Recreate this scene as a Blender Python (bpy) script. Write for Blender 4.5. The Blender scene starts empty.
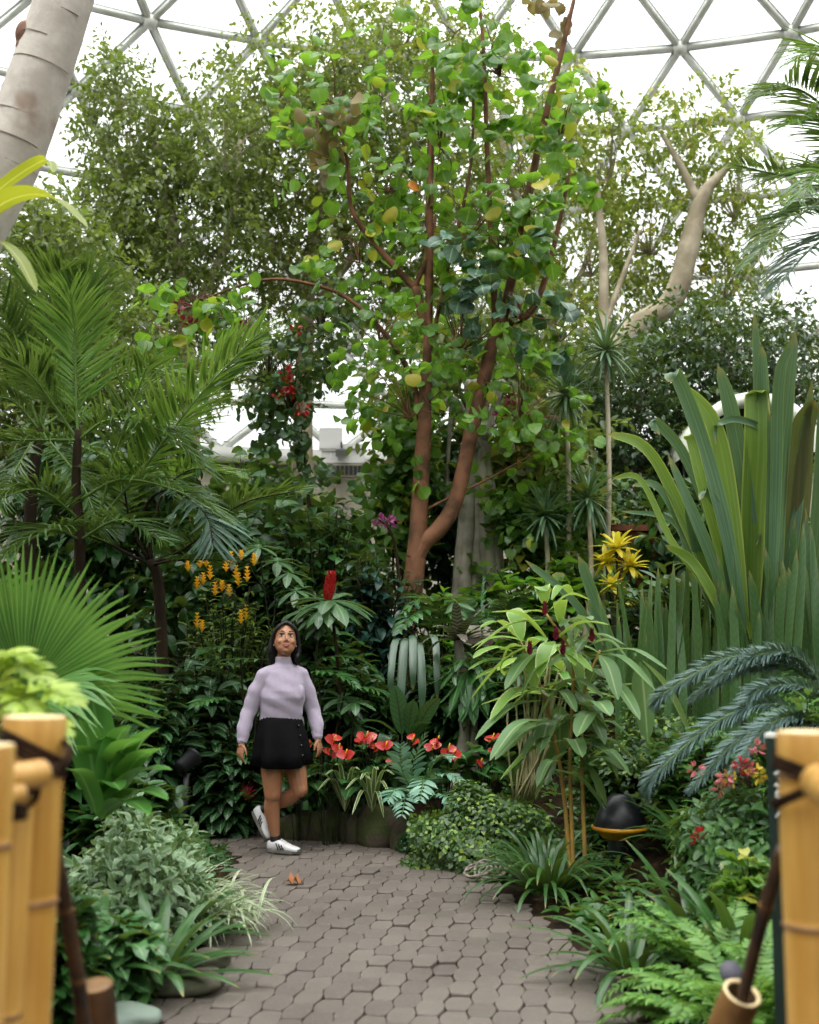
import bpy, math, random
import numpy as np
from math import sin, cos, pi, radians as R
from mathutils import Vector, Matrix
rng = np.random.default_rng(7)
random.seed(7)
C = bpy.context.scene.collection
sc = bpy.context.scene

# ---------------------------------------------------------------- camera geometry
FPX, CX, CY, CAMH, PITCH = 1228.5, 409.5, 512.0, 1.35, R(6.64)
def ray(px, py):
    dx, dy = (px-CX)/FPX, (CY-py)/FPX
    return np.array([dx, cos(PITCH)-sin(PITCH)*dy, sin(PITCH)+cos(PITCH)*dy])
def at(px, py, Y):
    d = ray(px, py); t = Y/d[1]
    return np.array([d[0]*t, Y, CAMH+d[2]*t])
def gp(px, py, z=0.0):
    d = ray(px, py); t = (z-CAMH)/d[2]
    return np.array([d[0]*t, d[1]*t, z])

# ---------------------------------------------------------------- object helpers
def tag(o, label=None, cat=None, group=None, kind=None):
    if label: o['label'] = label
    if cat: o['category'] = cat
    if group: o['group'] = group
    if kind: o['kind'] = kind
    return o
def thing(name, label, cat, loc=(0, 0, 0), group=None, kind=None):
    o = bpy.data.objects.new(name, None); C.objects.link(o)
    o.location = [float(v) for v in loc]; o.empty_display_size = .05
    return tag(o, label, cat, group, kind)

def nrm(a):
    a = np.asarray(a, float)
    return a/(np.linalg.norm(a, axis=-1, keepdims=True)+1e-12)

class MB:
    """collects polygons and links them as one mesh object"""
    def __init__(s): s.v = []; s.uv = []; s.f = []; s.n = 0
    def add(s, V, F, UV=None, m=0):
        V = np.asarray(V, float).reshape(-1, 3)
        if UV is None: UV = np.zeros((len(V), 2))
        s.v.append(V); s.uv.append(np.asarray(UV, float))
        for fa in (F if isinstance(F, list) else [F]):
            fa = np.asarray(fa, int)
            if len(fa): s.f.append((fa+s.n, m))
        s.n += len(V)
    def merge(s, o, m):
        for v, uv in zip(o.v, o.uv): s.v.append(v); s.uv.append(uv)
        for f, _ in o.f: s.f.append((f+s.n, m))
        s.n += o.n
    def build(s, name, mats, parent=None, smooth=True):
        me = bpy.data.meshes.new(name)
        if s.n:
            V = np.concatenate(s.v); UV = np.concatenate(s.uv)
            o_ = np.zeros(3)
            if parent is not None: o_ = np.array(parent_world(parent))
            V = V-o_
            tot = sum(f.shape[0] for f, _ in s.f)
            li = np.concatenate([f.ravel() for f, _ in s.f]).astype(np.int32)
            ln = np.concatenate([np.full(f.shape[0], f.shape[1]) for f, _ in s.f]).astype(np.int32)
            mi = np.concatenate([np.full(f.shape[0], m) for f, m in s.f]).astype(np.int32)
            me.vertices.add(len(V)); me.vertices.foreach_set('co', V.astype(np.float32).ravel())
            me.loops.add(len(li)); me.loops.foreach_set('vertex_index', li)
            me.polygons.add(tot)
            me.polygons.foreach_set('loop_start', np.concatenate([[0], np.cumsum(ln)[:-1]]).astype(np.int32))
            me.polygons.foreach_set('material_index', mi)
            me.polygons.foreach_set('use_smooth', np.full(tot, bool(smooth)))
            ul = me.uv_layers.new(name='UVMap')
            ul.data.foreach_set('uv', UV[li].astype(np.float32).ravel())
            me.update(calc_edges=True); me.validate()
        for m in (mats if isinstance(mats, (list, tuple)) else [mats]): me.materials.append(m)
        o = bpy.data.objects.new(name, me); C.objects.link(o)
        if parent is not None: o.parent = parent
        return o
def parent_world(p):
    l = np.zeros(3)
    while p is not None:
        l = l+np.array(p.location); p = p.parent
    return l

def spline(pts, n):
    """Catmull-Rom through points (any dimension)"""
    P = np.asarray(pts, float)
    if len(P) == 2:
        t = np.linspace(0, 1, n)[:, None]; return P[0]*(1-t)+P[1]*t
    P = np.vstack([2*P[0]-P[1], P, 2*P[-1]-P[-2]])
    k = len(P)-3
    out = []
    for u in np.linspace(0, k-1e-6, n):
        i = int(u); t = u-i
        a, b, c, d = P[i], P[i+1], P[i+2], P[i+3]
        out.append(.5*((2*b)+(-a+c)*t+(2*a-5*b+4*c-d)*t*t+(-a+3*b-3*c+d)*t**3))
    return np.array(out)

def tube(mb, pts, rad, ns=6, m=0, cap=True, wob=0., seed=0):
    P = np.asarray(pts, float); n = len(P)
    r = np.broadcast_to(np.asarray(rad, float), (n,)) if np.ndim(rad) == 0 or len(rad) == n else np.interp(np.linspace(0, 1, n), np.linspace(0, 1, len(rad)), rad)
    T = nrm(np.gradient(P, axis=0))
    ref = np.array([0, 0, 1.]) if abs(T[:, 2]).mean() < .8 else np.array([1., 0, 0])
    X = nrm(np.cross(T, ref)); Yv = np.cross(X, T)
    a = np.linspace(0, 2*pi, ns, endpoint=False)
    rr = r[:, None]*np.ones((1, ns))
    if wob:
        g = np.random.default_rng(seed+3)
        k = g.integers(2, 4); ph = g.uniform(0, 6)
        rr = rr*(1+wob*np.sin(k*a[None]+ph+np.linspace(0, 3, n)[:, None])+wob*.6*g.normal(size=(n, 1)))
    V = P[:, None]+rr[..., None]*(np.cos(a)[None, :, None]*X[:, None]+np.sin(a)[None, :, None]*Yv[:, None])
    V = V.reshape(-1, 3)
    i = np.arange(n-1)[:, None]*ns; j = np.arange(ns)[None]; j2 = (j+1) % ns
    Q = np.stack([i+j, i+j2, i+ns+j2, i+ns+j], -1).reshape(-1, 4)
    L = np.concatenate([[0], np.cumsum(np.linalg.norm(np.diff(P, axis=0), axis=1))])
    UV = np.stack(np.broadcast_arrays(np.linspace(0, 1, ns)[None], L[:, None]), -1).reshape(-1, 2)
    F = [Q]
    if cap:
        V = np.vstack([V, P[0], P[-1]]); UV = np.vstack([UV, [0, 0], [0, L[-1]]])
        jj = np.arange(ns); k = n*ns
        F.append(np.stack([(jj+1) % ns, jj, np.full(ns, k)], -1))
        F.append(np.stack([(n-1)*ns+jj, (n-1)*ns+(jj+1) % ns, np.full(ns, k+1)], -1))
    mb.add(V, F, UV, m)

def lathe(mb, prof, origin=(0, 0, 0), ns=24, m=0, M=None, lobes=0, la=0.):
    """prof: list of (radius, z); axis +Z; M optional 3x3"""
    pr = np.asarray(prof, float); n = len(pr)
    a = np.linspace(0, 2*pi, ns, endpoint=False)
    k = 1+la*np.cos(lobes*a)
    V = np.stack([pr[:, 0, None]*np.cos(a)*k, pr[:, 0, None]*np.sin(a)*k, np.repeat(pr[:, 1, None], ns, 1)], -1).reshape(-1, 3)
    if M is not None: V = V@np.asarray(M).T
    V = V+np.asarray(origin)
    i = np.arange(n-1)[:, None]*ns; j = np.arange(ns)[None]; j2 = (j+1) % ns
    Q = np.stack([i+j, i+j2, i+ns+j2, i+ns+j], -1).reshape(-1, 4)
    UV = np.stack(np.broadcast_arrays(np.linspace(0, 1, ns)[None], pr[:, 1, None]), -1).reshape(-1, 2)
    mb.add(V, Q, UV, m)

def ball(mb, c, r, M=None, nu=12, nv=8, m=0):
    """ellipsoid, r scalar or 3"""
    r = np.broadcast_to(np.asarray(r, float), (3,))
    th = np.linspace(0, pi, nv+1); a = np.linspace(0, 2*pi, nu, endpoint=False)
    V = np.stack([np.sin(th)[:, None]*np.cos(a), np.sin(th)[:, None]*np.sin(a), np.repeat(np.cos(th)[:, None], nu, 1)], -1)[1:-1].reshape(-1, 3)
    V = np.vstack([V, [0, 0, 1], [0, 0, -1]])*r
    if M is not None: V = V@np.asarray(M).T
    i = np.arange(nv-2)[:, None]*nu; j = np.arange(nu)[None]; j2 = (j+1) % nu
    Q = np.stack([i+j, i+nu+j, i+nu+j2, i+j2], -1).reshape(-1, 4)
    jj = np.arange(nu); t = (nv-1)*nu
    T1 = np.stack([np.full(nu, t), jj, (jj+1) % nu], -1)
    b = (nv-2)*nu
    T2 = np.stack([b+(jj+1) % nu, b+jj, np.full(nu, t+1)], -1)
    mb.add(V+np.asarray(c), [Q, T1, T2], None, m)

def box(mb, lo, hi, m=0, M=None, org=(0, 0, 0)):
    lo, hi = np.asarray(lo, float), np.asarray(hi, float)
    V = np.array([[x, y, z] for x in (lo[0], hi[0]) for y in (lo[1], hi[1]) for z in (lo[2], hi[2])])
    if M is not None: V = V@np.asarray(M).T
    V = V+np.asarray(org)
    mb.add(V, np.array([[0, 1, 3, 2], [4, 6, 7, 5], [0, 4, 5, 1], [2, 3, 7, 6], [0, 2, 6, 4], [1, 5, 7, 3]]), None, m)

# ---------------------------------------------------------------- leaves
def prof_f(a, b):
    tm = a/(a+b); mx = tm**a*(1-tm)**b
    return lambda t: np.maximum(np.clip(t, 0, 1)**a*np.clip(1-t, 0, 1)**b/mx, .03)
def tmpl(W=.35, a=.6, b=.9, nl=5, bend=.6, fold=.15, petiole=0., nw=2, wave=0., cup=0.):
    """unit leaf along +Y, normal +Z; W = full width / length"""
    t = np.linspace(0, 1, nl+1); w = prof_f(a, b)(t)*W/2
    ph = -bend*t+bend*.25
    dt = np.diff(t)
    y = np.concatenate([[0], np.cumsum(np.cos((ph[1:]+ph[:-1])/2)*dt)])
    z = np.concatenate([[0], np.cumsum(np.sin((ph[1:]+ph[:-1])/2)*dt)])
    u = np.linspace(-1, 1, nw+1)
    V = []; UV = []
    if petiole:
        for k in u: V.append((k*.012, 0, 0)); UV.append((.5, 0))
    for i in range(nl+1):
        for k in u:
            V.append((k*w[i], y[i]*(1-petiole)+petiole, z[i]+abs(k)*w[i]*fold*2+(wave*W*sin(i*2.6)*k if wave else 0)-cup*(k*k)*W))
            UV.append((.5+.5*k, t[i]))
    n = len(V)//(nw+1)
    Q = []
    for i in range(n-1):
        for k in range(nw):
            p = i*(nw+1)+k
            Q.append((p, p+1, p+nw+2, p+nw+1))
    return np.array(V), np.array(Q), np.array(UV)
def small_t(W=.5, fold=.2, bend=.3):
    V = np.array([(0, 0, 0), (-W/2, .45, fold*W/2), (0, .5, 0), (W/2, .45, fold*W/2), (0, 1, -bend*.5)])
    return V, np.array([(0, 2, 1), (0, 3, 2), (1, 2, 4), (2, 3, 4)]), np.array([(.5, 0), (0, .5), (.5, .5), (1, .5), (.5, 1)])

def scatter(mb, tms, P, D, N, S, m=0, wid=None):
    if isinstance(tms, tuple): tms = [tms]
    P = np.asarray(P, float).reshape(-1, 3); n = len(P)
    D = nrm(np.broadcast_to(D, (n, 3))); N = np.broadcast_to(N, (n, 3)); S = np.broadcast_to(np.asarray(S, float), (n,))
    X = nrm(np.cross(D, N)+1e-9); Z = np.cross(X, D)
    wd = np.ones(n) if wid is None else np.broadcast_to(wid, (n,))
    pick = rng.integers(0, len(tms), n)
    for k, (V, Q, UV) in enumerate(tms):
        ix = np.where(pick == k)[0]
        if not len(ix): continue
        s = S[ix][:, None, None]
        W = P[ix][:, None]+s*(V[None, :, 0, None]*wd[ix][:, None, None]*X[ix][:, None]+V[None, :, 1, None]*D[ix][:, None]+V[None, :, 2, None]*Z[ix][:, None])
        F = Q[None]+np.arange(len(ix))[:, None, None]*len(V)
        mb.add(W.reshape(-1, 3), F.reshape(-1, Q.shape[1]), np.tile(UV, (len(ix), 1)), m)

def blade(mb, pts, W, a=.12, b=.45, fold=.25, side=None, m=0, n=12, nw=2, twist=0., wfun=None):
    """long leaf swept along a path"""
    P = spline(pts, n+1); T = nrm(np.gradient(P, axis=0))
    t = np.linspace(0, 1, n+1)
    w = (wfun(t) if wfun else prof_f(a, b)(t))*W/2
    if side is None:
        h = nrm(P[-1]-P[0]+np.array([1e-4, 2e-4, 0])); side = np.cross(h, [0, 0, 1.])
        if np.linalg.norm(side) < .25: side = np.array([1., .3, 0])
    S = nrm(np.asarray(side, float)-T*(T@np.asarray(side, float))[:, None]); Nn = np.cross(S, T)
    if twist:
        c, s_ = np.cos(twist*t)[:, None], np.sin(twist*t)[:, None]
        S, Nn = S*c+Nn*s_, Nn*c-S*s_
    u = np.linspace(-1, 1, nw+1)
    V = P[:, None]+w[:, None, None]*(u[None, :, None]*S[:, None]+np.abs(u)[None, :, None]*fold*2*Nn[:, None]*.5)
    UV = np.stack(np.broadcast_arrays(.5+.5*u[None], t[:, None]), -1)
    i = np.arange(n)[:, None]*(nw+1); k = np.arange(nw)[None]
    p = i+k
    Q = np.stack([p, p+1, p+nw+2, p+nw+1], -1).reshape(-1, 4)
    mb.add(V.reshape(-1, 3), Q, UV.reshape(-1, 2), m)

def arc(p0, az, pitch, L, droop, n=8, side=0.):
    """path that leaves p0 at azimuth az, elevation pitch and bends down by droop (and sideways) along its length"""
    p = [np.asarray(p0, float)]; ds = L/n
    for i in range(n):
        t = (i+.5)/n
        e = pitch-droop*t**1.3; a = az+side*t
        p.append(p[-1]+ds*np.array([cos(e)*cos(a), cos(e)*sin(a), sin(e)]))
    return np.array(p)

def pinnate(mb, path, nleaf, ll, lw, tms, a0=1.2, a1=.45, start=.12, lift=.15, vee=.35, up=None, m=0, jit=.08, lenf=None, sag=0.):
    """leaflets on both sides of a rachis path"""
    P = spline(path, 40); T = nrm(np.gradient(P, axis=0))
    hz = np.cross(T, [0, 0, 1.]) if up is None else np.cross(T, up)
    S = nrm(hz+1e-6); N = np.cross(S, T)
    t = np.linspace(start, .99, nleaf); x = t*39; i = np.clip(x.astype(int), 0, 38); f = (x-i)[:, None]
    p = P[i]*(1-f)+P[i+1]*f; T, S, N = T[i], S[i], N[i]
    tt = (t-start)/(1-start)
    ang = a0+(a1-a0)*tt
    ln = ll*((lenf(tt)) if lenf else (np.sin(pi*np.clip(.18+.74*tt, 0, 1))**.7))
    for s in (-1, 1):
        j = rng.normal(0, jit, (nleaf, 3))
        D = np.cos(ang)[:, None]*T+np.sin(ang)[:, None]*s*S+N*lift+j-np.array([0, 0, sag])
        NN = N-s*S*vee+rng.normal(0, .1, (nleaf, 3))
        scatter(mb, tms, p, D, NN, ln*rng.uniform(.92, 1.06, nleaf), m, wid=lw)

# ---------------------------------------------------------------- materials
def hexc(h):
    h = h.lstrip('#'); c = [int(h[i:i+2], 16)/255 for i in (0, 2, 4)]
    return tuple(((x/12.92) if x <= .04045 else ((x+.055)/1.055)**2.4) for x in c)+(1.,)
class NT:
    def __init__(s, name):
        s.m = bpy.data.materials.new(name); s.m.use_nodes = True
        s.t = s.m.node_tree; s.t.nodes.clear(); s.o = s.t.nodes.new('ShaderNodeOutputMaterial')
    def n(s, ty, **k):
        nd = s.t.nodes.new(ty)
        for a, v in k.items():
            if a[0] == 'i' and a[1:].isdigit(): s.set(nd.inputs[int(a[1:])], v)
            else: setattr(nd, a, v)
        return nd
    def set(s, inp, v):
        if hasattr(v, 'is_output') or isinstance(v, bpy.types.NodeSocket): s.t.links.new(v, inp)
        else: inp.default_value = v
    def mix(s, f, a, b):
        nd = s.t.nodes.new('ShaderNodeMix'); nd.data_type = 'RGBA'
        s.set(nd.inputs[0], f); s.set(nd.inputs[6], a); s.set(nd.inputs[7], b)
        return nd.outputs[2]
    def math(s, op, a, b=0., clamp=False):
        nd = s.t.nodes.new('ShaderNodeMath'); nd.operation = op; nd.use_clamp = clamp
        s.set(nd.inputs[0], a); s.set(nd.inputs[1], b); return nd.outputs[0]
    def sstep(s, x, a, b):
        nd = s.t.nodes.new('ShaderNodeMapRange'); nd.interpolation_type = 'SMOOTHSTEP'
        s.set(nd.inputs[0], x); nd.inputs[1].default_value = a; nd.inputs[2].default_value = b
        return nd.outputs[0]
    def noise(s, scale, detail=3., vec=None, rough=.5, dist=0.):
        nd = s.t.nodes.new('ShaderNodeTexNoise'); nd.inputs['Scale'].default_value = scale
        nd.inputs['Detail'].default_value = detail; nd.inputs['Roughness'].default_value = rough; nd.inputs['Distortion'].default_value = dist
        if vec is not None: s.t.links.new(vec, nd.inputs['Vector'])
        return nd.outputs[0]
    def obj(s): return s.n('ShaderNodeTexCoord').outputs['Object']
    def bump(s, h, strength=.3, dist=.01):
        nd = s.t.nodes.new('ShaderNodeBump'); nd.inputs['Strength'].default_value = strength; nd.inputs['Distance'].default_value = dist
        s.t.links.new(h, nd.inputs['Height']); return nd.outputs[0]
    def princ(s, col, rough=.5, spec=.5, metal=0., normal=None, coat=0., sheen=0.):
        nd = s.t.nodes.new('ShaderNodeBsdfPrincipled')
        s.set(nd.inputs['Base Color'], col); s.set(nd.inputs['Roughness'], rough)
        nd.inputs['Specular IOR Level'].default_value = spec; nd.inputs['Metallic'].default_value = metal
        nd.inputs['Coat Weight'].default_value = coat; nd.inputs['Sheen Weight'].default_value = sheen
        if normal is not None: s.t.links.new(normal, nd.inputs['Normal'])
        return nd.outputs[0]
    def out(s, sh): s.t.links.new(sh, s.o.inputs[0]); return s.m

def leafmat(name, dark, light, trans=None, rough=.40, spec=.6, tl=.28, vein=None, nv=7, vs=.75, edge=None, ew=.25, mid=None, band=None, nb=16, mott=0., yellow=None, yf=.06, stri_gloss=None, sf=.5):
    t = NT(name)
    rnd = t.n('ShaderNodeNewGeometry').outputs['Random Per Island']
    col = t.mix(rnd, hexc(dark), hexc(light))
    uv = t.n('ShaderNodeUVMap'); sx = t.n('ShaderNodeSeparateXYZ', i0=uv.outputs[0])
    a = t.math('MULTIPLY', t.math('ABSOLUTE', t.math('SUBTRACT', sx.outputs[0], .5)), 2.)
    v = sx.outputs[1]
    if stri_gloss:  # lengthwise leaf striation that also paints gloss streaks into the colour
        cx_ = t.n('ShaderNodeCombineXYZ'); t.set(cx_.inputs[0], t.math('MULTIPLY', sx.outputs[0], 16.)); t.set(cx_.inputs[1], t.math('MULTIPLY', v, 1.3)); t.set(cx_.inputs[2], t.math('MULTIPLY', rnd, 50.))
        col = t.mix(t.math('MULTIPLY', t.sstep(t.noise(1., 3, cx_.outputs[0], .6), .42, .66), sf), col, hexc(stri_gloss))
        col = t.mix(t.math('MULTIPLY', t.sstep(v, .90, .99), .7), col, hexc('#a08a4a'))
    if mott:
        col = t.mix(t.math('MULTIPLY', t.sstep(t.noise(mott, 4, t.obj()), .42, .62), .6), col, hexc(edge or light))
    if band:
        f = t.math('FRACT', t.math('SUBTRACT', t.math('MULTIPLY', v, nb), t.math('MULTIPLY', a, .8)))
        f = t.math('ADD', f, t.math('MULTIPLY', t.math('SUBTRACT', t.noise(30, 2, t.obj()), .5), .5))
        col = t.mix(t.math('MULTIPLY', t.sstep(t.math('ABSOLUTE', t.math('SUBTRACT', f, .5)), .18, .32), .85), col, hexc(band))
    if edge and not mott:
        col = t.mix(t.sstep(a, 1-ew-.06, 1-ew+.06), col, hexc(edge))
    if vein:
        f = t.math('FRACT', t.math('SUBTRACT', t.math('MULTIPLY', v, nv), t.math('MULTIPLY', a, 1.3)))
        mk = t.sstep(t.math('ABSOLUTE', t.math('SUBTRACT', f, .5)), .32, .48)
        mk = t.math('MULTIPLY', mk, vs)
        mk = t.math('MAXIMUM', mk, t.math('SUBTRACT', 1., t.sstep(a, .05, .13)))
        col = t.mix(mk, col, hexc(vein))
    if mid:
        col = t.mix(t.math('MULTIPLY', t.math('SUBTRACT', 1., t.sstep(a, .04, .14)), .8), col, hexc(mid))
    if yellow:
        col = t.mix(t.math('LESS_THAN', t.math('FRACT', t.math('MULTIPLY', rnd, 37.3)), yf), col, hexc(yellow))
    p = t.princ(col, rough, spec)
    if trans is None: tc = t.mix(.55, col, hexc('#93aa3e'))
    else: tc = t.mix(.35, hexc(trans), col)
    tr = t.n('ShaderNodeBsdfTranslucent', i0=tc)
    mx = t.n('ShaderNodeMixShader', i0=tl, i1=p, i2=tr.outputs[0])
    return t.out(mx.outputs[0])
def plain(name, col, rough=.5, spec=.5, metal=0., var=None, scale=8., bump=0., coat=0., sheen=0., bscale=None, bdist=.01):
    t = NT(name)
    c = hexc(col)
    if var: c = t.mix(t.sstep(t.noise(scale, 5, t.obj()), .35, .68), hexc(col), hexc(var))
    nr = t.bump(t.noise(bscale or scale*3, 5, t.obj()), bump, bdist) if bump else None
    return t.out(t.princ(c, rough, spec, metal, nr, coat, sheen))
# ---------------------------------------------------------------- view, camera, light
sc.view_settings.view_transform = 'Standard'; sc.view_settings.look = 'None'
sc.view_settings.gamma = 1.0; sc.view_settings.use_curve_mapping = False
sc.view_settings.exposure = -0.52
cam = bpy.data.cameras.new('camera'); co = bpy.data.objects.new('camera', cam); C.objects.link(co)
co.location = (0, 0, CAMH); co.rotation_euler = (pi/2+PITCH, 0, 0)
cam.sensor_fit = 'HORIZONTAL'; cam.sensor_width = 24.0; cam.lens = FPX*24.0/819
cam.clip_end = 300; cam.dof.use_dof = True; cam.dof.focus_distance = 8.75; cam.dof.aperture_fstop = 1.9
sc.camera = co
w = bpy.data.worlds.new('overcast_sky'); sc.world = w; w.use_nodes = True
wt = w.node_tree; wt.nodes.clear()
wo = wt.nodes.new('ShaderNodeOutputWorld'); wb = wt.nodes.new('ShaderNodeBackground')
tc = wt.nodes.new('ShaderNodeTexCoord'); sx = wt.nodes.new('ShaderNodeSeparateXYZ'); mr = wt.nodes.new('ShaderNodeMapRange')
wt.links.new(tc.outputs['Generated'], sx.inputs[0]); wt.links.new(sx.outputs[2], mr.inputs[0])
mr.inputs[1].default_value = 0.; mr.inputs[2].default_value = 1.; mr.inputs[3].default_value = 1.9; mr.inputs[4].default_value = 8.0
pw = wt.nodes.new('ShaderNodeMath'); pw.operation = 'POWER'; pw.inputs[1].default_value = 1.8; wt.links.new(sx.outputs[2], pw.inputs[0]); wt.links.new(pw.outputs[0], mr.inputs[0])
wt.links.new(mr.outputs[0], wb.inputs[1]); wb.inputs[0].default_value = (1.0, .995, .985, 1)
wt.links.new(wb.outputs[0], wo.inputs[0])
sun = bpy.data.lights.new('veiled_sun', 'SUN'); sun.energy = 2.4; sun.angle = R(30); sun.color = (1., .97, .9)
so = bpy.data.objects.new('veiled_sun', sun); C.objects.link(so); so.rotation_euler = (R(28), R(-14), 0)
sc.cycles.max_bounces = 8; sc.cycles.transparent_max_bounces = 12; sc.cycles.diffuse_bounces = 4
sc.cycles.transmission_bounces = 4; sc.cycles.glossy_bounces = 3
sc.cycles.caustics_reflective = False; sc.cycles.caustics_refractive = False
sc.cycles.sample_clamp_indirect = 8

# ---------------------------------------------------------------- ground and path
PATH = [gp(*p)[:2] for p in [(128, 1024), (152, 1000), (196, 962), (216, 930), (238, 884), (243, 856), (205, 841), (90, 838)]]
PATH += [gp(*p)[:2] for p in [(80, 822), (200, 824), (235, 827), (300, 834), (345, 841), (420, 853), (482, 878), (535, 915), (590, 955), (628, 1010), (640, 1024)]]
PATH += [np.array(p) for p in [(.82, 3.6), (.72, 2.2), (.72, -2.5), (-.70, -2.5), (-.70, 2.2), (-.86, 3.6)]]
PATH = np.array(PATH)
def path_sd(X, Y):
    """signed distance to the path outline (negative inside)"""
    X = np.asarray(X, float); Y = np.asarray(Y, float)
    d = np.full(X.shape, 1e9); ins = np.zeros(X.shape, bool)
    n = len(PATH)
    for i in range(n):
        ax, ay = PATH[i]; bx, by = PATH[(i+1) % n]
        ex, ey = bx-ax, by-ay
        t = np.clip(((X-ax)*ex+(Y-ay)*ey)/(ex*ex+ey*ey), 0, 1)
        d = np.minimum(d, np.hypot(X-ax-t*ex, Y-ay-t*ey))
        c = ((ay > Y) != (by > Y)) & (X < (bx-ax)*(Y-ay)/(by-ay+1e-12)+ax)
        ins ^= c
    return np.where(ins, -d, d)
def gz(X, Y):
    X = np.asarray(X, float); Y = np.asarray(Y, float)
    d = path_sd(X, Y)
    s = np.clip((d-.12)/2.7, 0, 1)
    z = 1.25*s*s*(3-2*s)+.03*np.maximum(0, d-2.8)
    return z*np.clip((Y+1)/4.5, 0.15, 1)
def onground(px, Y, dz=0.):
    X = float(ray(px, 700)[0]/ray(px, 700)[1]*Y)
    return np.array([X, Y, float(gz(X, Y))+dz])

n = 170
gx = np.concatenate([np.linspace(-40, -5, 30, endpoint=False), np.linspace(-5, 5, 110, endpoint=False), np.linspace(5, 40, 30)])
gy = np.concatenate([np.linspace(-30, -1, 20, endpoint=False), np.linspace(-1, 13, 150, endpoint=False), np.linspace(13, 50, 30)])
GX, GY = np.meshgrid(gx, gy)
sd = path_sd(GX, GY); GZ = gz(GX, GY)+np.where(sd > .05, rng.normal(0, .018, GX.shape), 0)
GZ = np.where(sd < .02, -.014, GZ)
V = np.stack([GX, GY, GZ], -1).reshape(-1, 3); ny, nx = GX.shape
i = np.arange(ny-1)[:, None]*nx; j = np.arange(nx-1)[None]
mb = MB(); mb.add(V, np.stack([i+j, i+j+1, i+nx+j+1, i+nx+j], -1).reshape(-1, 4))
t = NT('soil'); nz = t.noise(9, 8, t.obj(), .7)
M_soil = t.out(t.princ(t.mix(t.sstep(nz, .35, .7), hexc('#15100b'), hexc('#3a2c1e')), .95, .1, normal=t.bump(t.noise(40, 6, t.obj(), .7), .8, .02)))
g = mb.build('ground', M_soil); tag(g, kind='structure')

# clay pavers: elongated interlocking blocks, bevelled edges, open corner joints
t = NT('paver')
rnd = t.n('ShaderNodeNewGeometry').outputs['Random Per Island']
c = t.mix(rnd, hexc('#59514b'), hexc('#685f58'))
c = t.mix(t.math('MULTIPLY', t.sstep(t.noise(1.4, 4, t.obj()), .45, .7), .45), c, hexc('#463f38'))
c = t.mix(t.math('MULTIPLY', t.sstep(t.noise(60, 5, t.obj()), .5, .75), .5), c, hexc('#7c746b'))
M_pav = t.out(t.princ(c, t.math('ADD', .42, t.math('MULTIPLY', t.noise(5, 4, t.obj()), .3)), .45, normal=t.bump(t.noise(90, 6, t.obj(), .7), .35, .006)))
out = np.array([(-.040, -.112), (.040, -.112), (.0475, -.095), (.060, -.03), (.060, .03), (.0475, .095), (.040, .112), (-.040, .112), (-.0475, .095), (-.060, .03), (-.060, -.03), (-.0475, -.095)])*.9
mb = MB(); ca, sa = cos(R(-7)), sin(R(-7))
k = len(out)
for a in range(-38, 38):
    for b in range(-34, 68):
        x = a*.0995; y = b*.205+(.1025 if a % 2 else 0)
        X, Y = x*ca-y*sa+.0, x*sa+y*ca+1.
        if not (-2.6 < Y < 11): continue
        if path_sd(np.array([X]), np.array([Y]))[0] > .05: continue
        ang = R(-7)+rng.normal(0, .012); c_, s_ = cos(ang), sin(ang)
        o2 = out*(rng.uniform(.99, 1.005), rng.uniform(.965, .995))
        tilt = rng.normal(0, .014, 2); h = rng.normal(0, .003)
        rings = []
        for sc_, z in ((1., -.05), (1., -.004), (.968, .0)):
            q = o2*sc_
            rings.append(np.stack([X+q[:, 0]*c_-q[:, 1]*s_, Y+q[:, 0]*s_+q[:, 1]*c_, z+h+q[:, 0]*tilt[0]+q[:, 1]*tilt[1]], -1))
        Vp = np.vstack(rings); jj = np.arange(k); j2 = (jj+1) % k
        Q = np.vstack([np.stack([r_*k+jj, r_*k+j2, (r_+1)*k+j2, (r_+1)*k+jj], -1) for r_ in (0, 1)])
        mb.add(Vp, [Q, (2*k+jj)[None]])
pv = mb.build('floor', M_pav, smooth=False); tag(pv, kind='structure')

# ---------------------------------------------------------------- geodesic dome
DC = np.array([9*sin(R(13.06)), 9*cos(R(13.06))])
RING = [(11.0, 18.7), (13.6, 18.1), (15.8, 17.35), (17.5, 16.5), (19., 15.45), (20.35, 14.15), (21.45, 12.6), (22.35, 10.95), (23., 9.2), (23.5, 7.9), (23.85, 6.65)]
NS = 48; A0 = pi/2-R(13.06)
def node(k, j):
    r, z = RING[k]; a = A0+(j+(.5 if k % 2 else 0.)+.0)*2*pi/NS
    return np.array([DC[0]+r*cos(a), DC[1]+r*sin(a), z])
M_alu = plain('aluminium', '#eff1ec', .5, .5, 0, '#d8dcd2', 3)
M_dark_alu = plain('dark_aluminium', '#b3b8b2', .5, .5, 0)
dome = thing('ceiling', 'white glazed geodesic dome roof of triangular panes in aluminium struts', 'roof', (DC[0], DC[1], 5.6), kind='structure')
segs = []
for k in range(len(RING)):
    for j in range(NS):
        a = node(k, j); segs.append((a, node(k, j+1)))
        if k+1 < len(RING):
            segs.append((a, node(k+1, j))); segs.append((a, node(k+1, j-1 if k % 2 == 0 else j+1)))
cc = np.array([DC[0], DC[1], 3.])
def strut(mb, a, b):
    mid = (a+b)/2; inw = nrm(cc-mid); d = nrm(b-a); s = nrm(np.cross(d, inw)); inw = np.cross(s, d)
    tube(mb, [a+inw*.12, b+inw*.12], .07, 8)
    M = np.stack([s, d, inw], -1); L = np.linalg.norm(b-a)
    box(mb, (-.10, -L/2, -.05), (.10, L/2, .03), 1, M, mid)
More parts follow.
